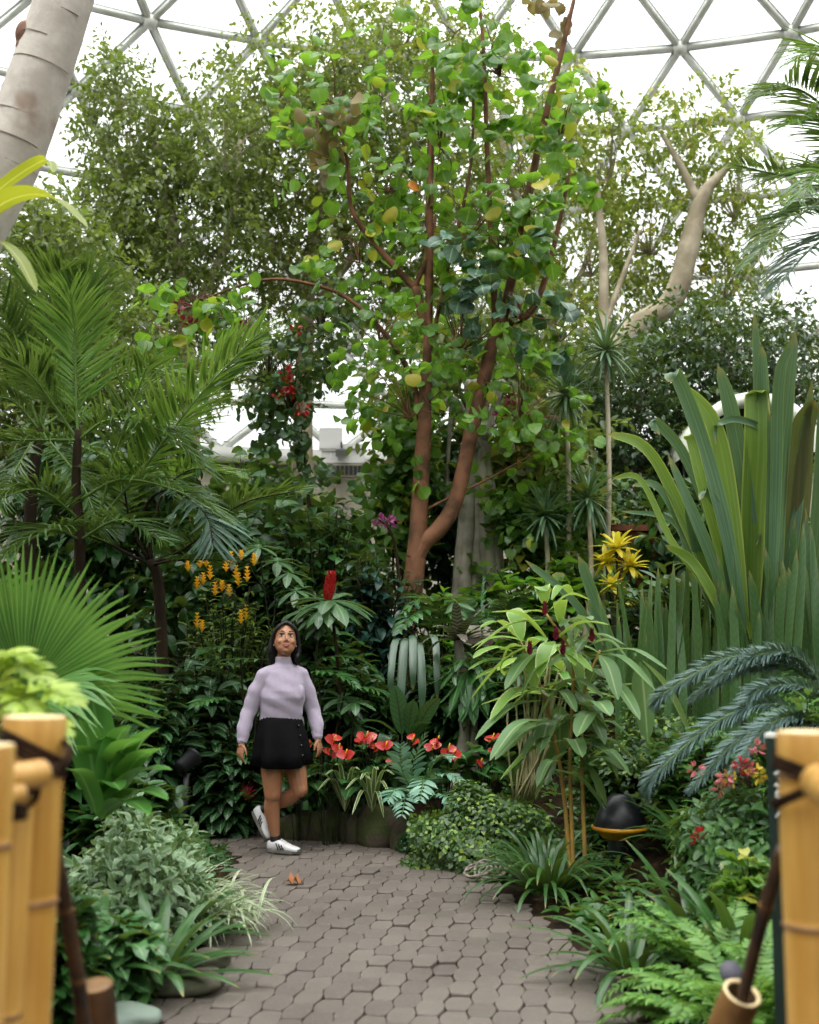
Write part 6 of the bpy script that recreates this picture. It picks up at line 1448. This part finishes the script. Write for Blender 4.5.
# left railing
b = A([xw(35, 2.4), 2.4, 0]); th = thing('bamboo_railing', 'golden bamboo railing at left foreground with tied posts', 'railing', b)
top = at(35, 717, 2.4); pole(th, [top[0]-.025, 2.4, 0], top, .060, [.72, .93], 'post')
rj = at(20, 765, 2.33)
p2 = A([xw(15, 2.34), 2.34, 0]); pole(th, p2+A([-.01, -.03, 0]), at(18, 775, 2.32), .032, [.62], 'slat_pole')
p3 = at(-12, 745, 2.12); pole(th, [p3[0]-.01, 2.12, 0], p3, .045, [.55, .86], 'post')
pole(th, at(-70, 792, 2.1), at(42, 773, 2.30), .026, [.55], 'rail')
pole(th, at(-80, 815, 2.05), at(18, 793, 2.24), .022, [.6], 'rail')
lash(th, at(34, 752, 2.4), [0.2, .1, 1.], .066, 4, .005, .02); lash(th, at(38, 768, 2.36), [.6, .3, -.8], .068, 2, .005, .015)
lash(th, at(16, 785, 2.3), [.3, .8, .5], .045, 3, .004); lash(th, at(-3, 812, 2.2), [0, .3, 1], .05, 3, .004)
# right railing
b = A([xw(808, 2.4), 2.4, 0]); th = thing('bamboo_railing', 'golden bamboo railing at right foreground with one post in view', 'railing', b)
top = at(808, 732, 2.4); pole(th, [top[0]+.004, 2.4, 0], top, .060, [.70, .93], 'post')
pole(th, at(990, 900, 1.35), at(818, 782, 2.27), .033, [.5], 'rail')
p3 = at(850, 760, 2.15); pole(th, [p3[0], 2.15, 0], p3, .045, [.6], 'post')
lash(th, at(808, 775, 2.4), [0.15, -.1, 1.], .066, 3, .005, .02); lash(th, at(806, 790, 2.38), [-.5, .3, .9], .068, 2, .005, .01)
# leaning canes and short bamboo sections they run into
M_cdk = plain('dark_cane', '#4a3018', .5, .4, 0, '#20130a', 9)
th = thing('leaning_cane', 'thin dark cane leaning beside the left bamboo post', 'pole', at(92, 1060, 2.9))
m_ = MB(); pts = [at(52, 840, 2.55), at(66, 910, 2.65), at(78, 980, 2.75), at(90, 1060, 2.85)]; e = pts[-1]+(pts[-1]-pts[0])*1.1; e[2] = 0; tube(m_, spline(pts+[e], 24), .016, 10); m_.build('shaft', M_cdk, th)
for q in (pts[1], pts[2]): m_ = MB(); ball(m_, q, (.019, .019, .012), None, 12, 8); m_.build('node_ring', M_cbr, th)
th = thing('bamboo_stump', 'short weathered bamboo section at bottom left behind the leaning cane', 'bamboo', at(98, 1040, 3.1))
e = at(96, 985, 3.1); g0 = A([e[0]+.04, e[1]+.12, 0]); pole(th, g0, e, .042, [.5], 'section', mat=M_cdk, dark=True)
th = thing('leaning_cane', 'thin dark cane leaning from the right bamboo post into the hollow pipe', 'pole', at(745, 1000, 2.95))
m_ = MB(); pts = [at(783, 850, 2.6), at(766, 905, 2.75), at(752, 960, 2.88), at(742, 1003, 2.99), at(736, 1030, 3.05)]; tube(m_, spline(pts, 24), .015, 10); m_.build('shaft', M_cdk, th)
m_ = MB(); ball(m_, pts[1], (.018, .018, .012), None, 12, 8); m_.build('node_ring', M_cbr, th)
th = thing('bamboo_pipe', 'hollow bamboo pipe with pale cut rim at bottom right', 'bamboo', at(725, 1040, 3.1))
e = at(742, 993, 3.0); g0 = A([e[0]-.14, e[1]+.30, 0.0]); pole(th, g0, e, .046, [.45], 'section', True, M_cbr)
th = thing('stake_marker', 'dark round plant label behind the hollow bamboo pipe', 'label', gp(730, 1010) if False else A([xw(730, 3.5), 3.5, float(gz(xw(730, 3.5), 3.5))]))
c = at(731, 972, 3.5); m_ = MB(); lathe(m_, [(0, -.004), (.03, -.004), (.031, 0), (.03, .004), (0, .004)], c, 20, 0, np.array(Matrix.Rotation(1.1, 3, 'X'))); m_.build('disc', plain('grey_disc', '#4c4a55', .6), th)
m_ = MB(); tube(m_, [[c[0], c[1]+.01, float(gz(c[0], c[1]))-.02], c+A([0, .008, 0])], .006, 6); m_.build('stake', M_blk, th)
# green signpost seen almost edge-on
M_sign = plain('dark_green_paint', '#0f2a22', .45, .5, 0, '#0c211b', 6)
b = A([xw(773, 3.6), 3.6, 0]); zt = zat(737, 3.6); th = thing('signpost', 'dark green signpost with white letters half hidden by right bamboo post', 'sign', b)
Mz = np.array(Matrix.Rotation(R(-28), 3, 'Z')); x0 = xw(766, 3.6)
m_ = MB(); box(m_, (0, -.02, .0), (.26, .02, zt), 0, Mz, A([x0, 3.6, 0])); m_.build('panel', M_sign, th, False)
m_ = MB(); box(m_, (-.003, -.023, zt), (.263, .023, zt+.012), 0, Mz, A([x0, 3.6, 0])); m_.build('cap', M_alu, th, False)
M_let = plain('white_paint', '#dfe3df', .6)
def glyph(cx, cz, s, strokes):
    m_ = MB()
    for st in strokes: tube(m_, spline([A([x0, 3.6, 0])+Mz@A([cx+p[0]*s, -.0225, cz+p[1]*s]) for p in st], 12), s*.13, 5)
    m_.build('letter', M_let, th)
glyph(.022, zt-.135, .036, [[(0, .9), (.35, 1.05), (.65, .8), (.3, .5)], [(.3, .5), (.7, .3), (.4, -.05), (0, .1)]])
glyph(.022, zt-.185, .036, [[(.6, .9), (.15, .95), (.1, .55), (.6, .45), (.55, .05), (.0, .1)]])
glyph(.022, zt-.225, .02, [[(0, .1), (.5, .9)], [(.5, .9), (1., .1)]])
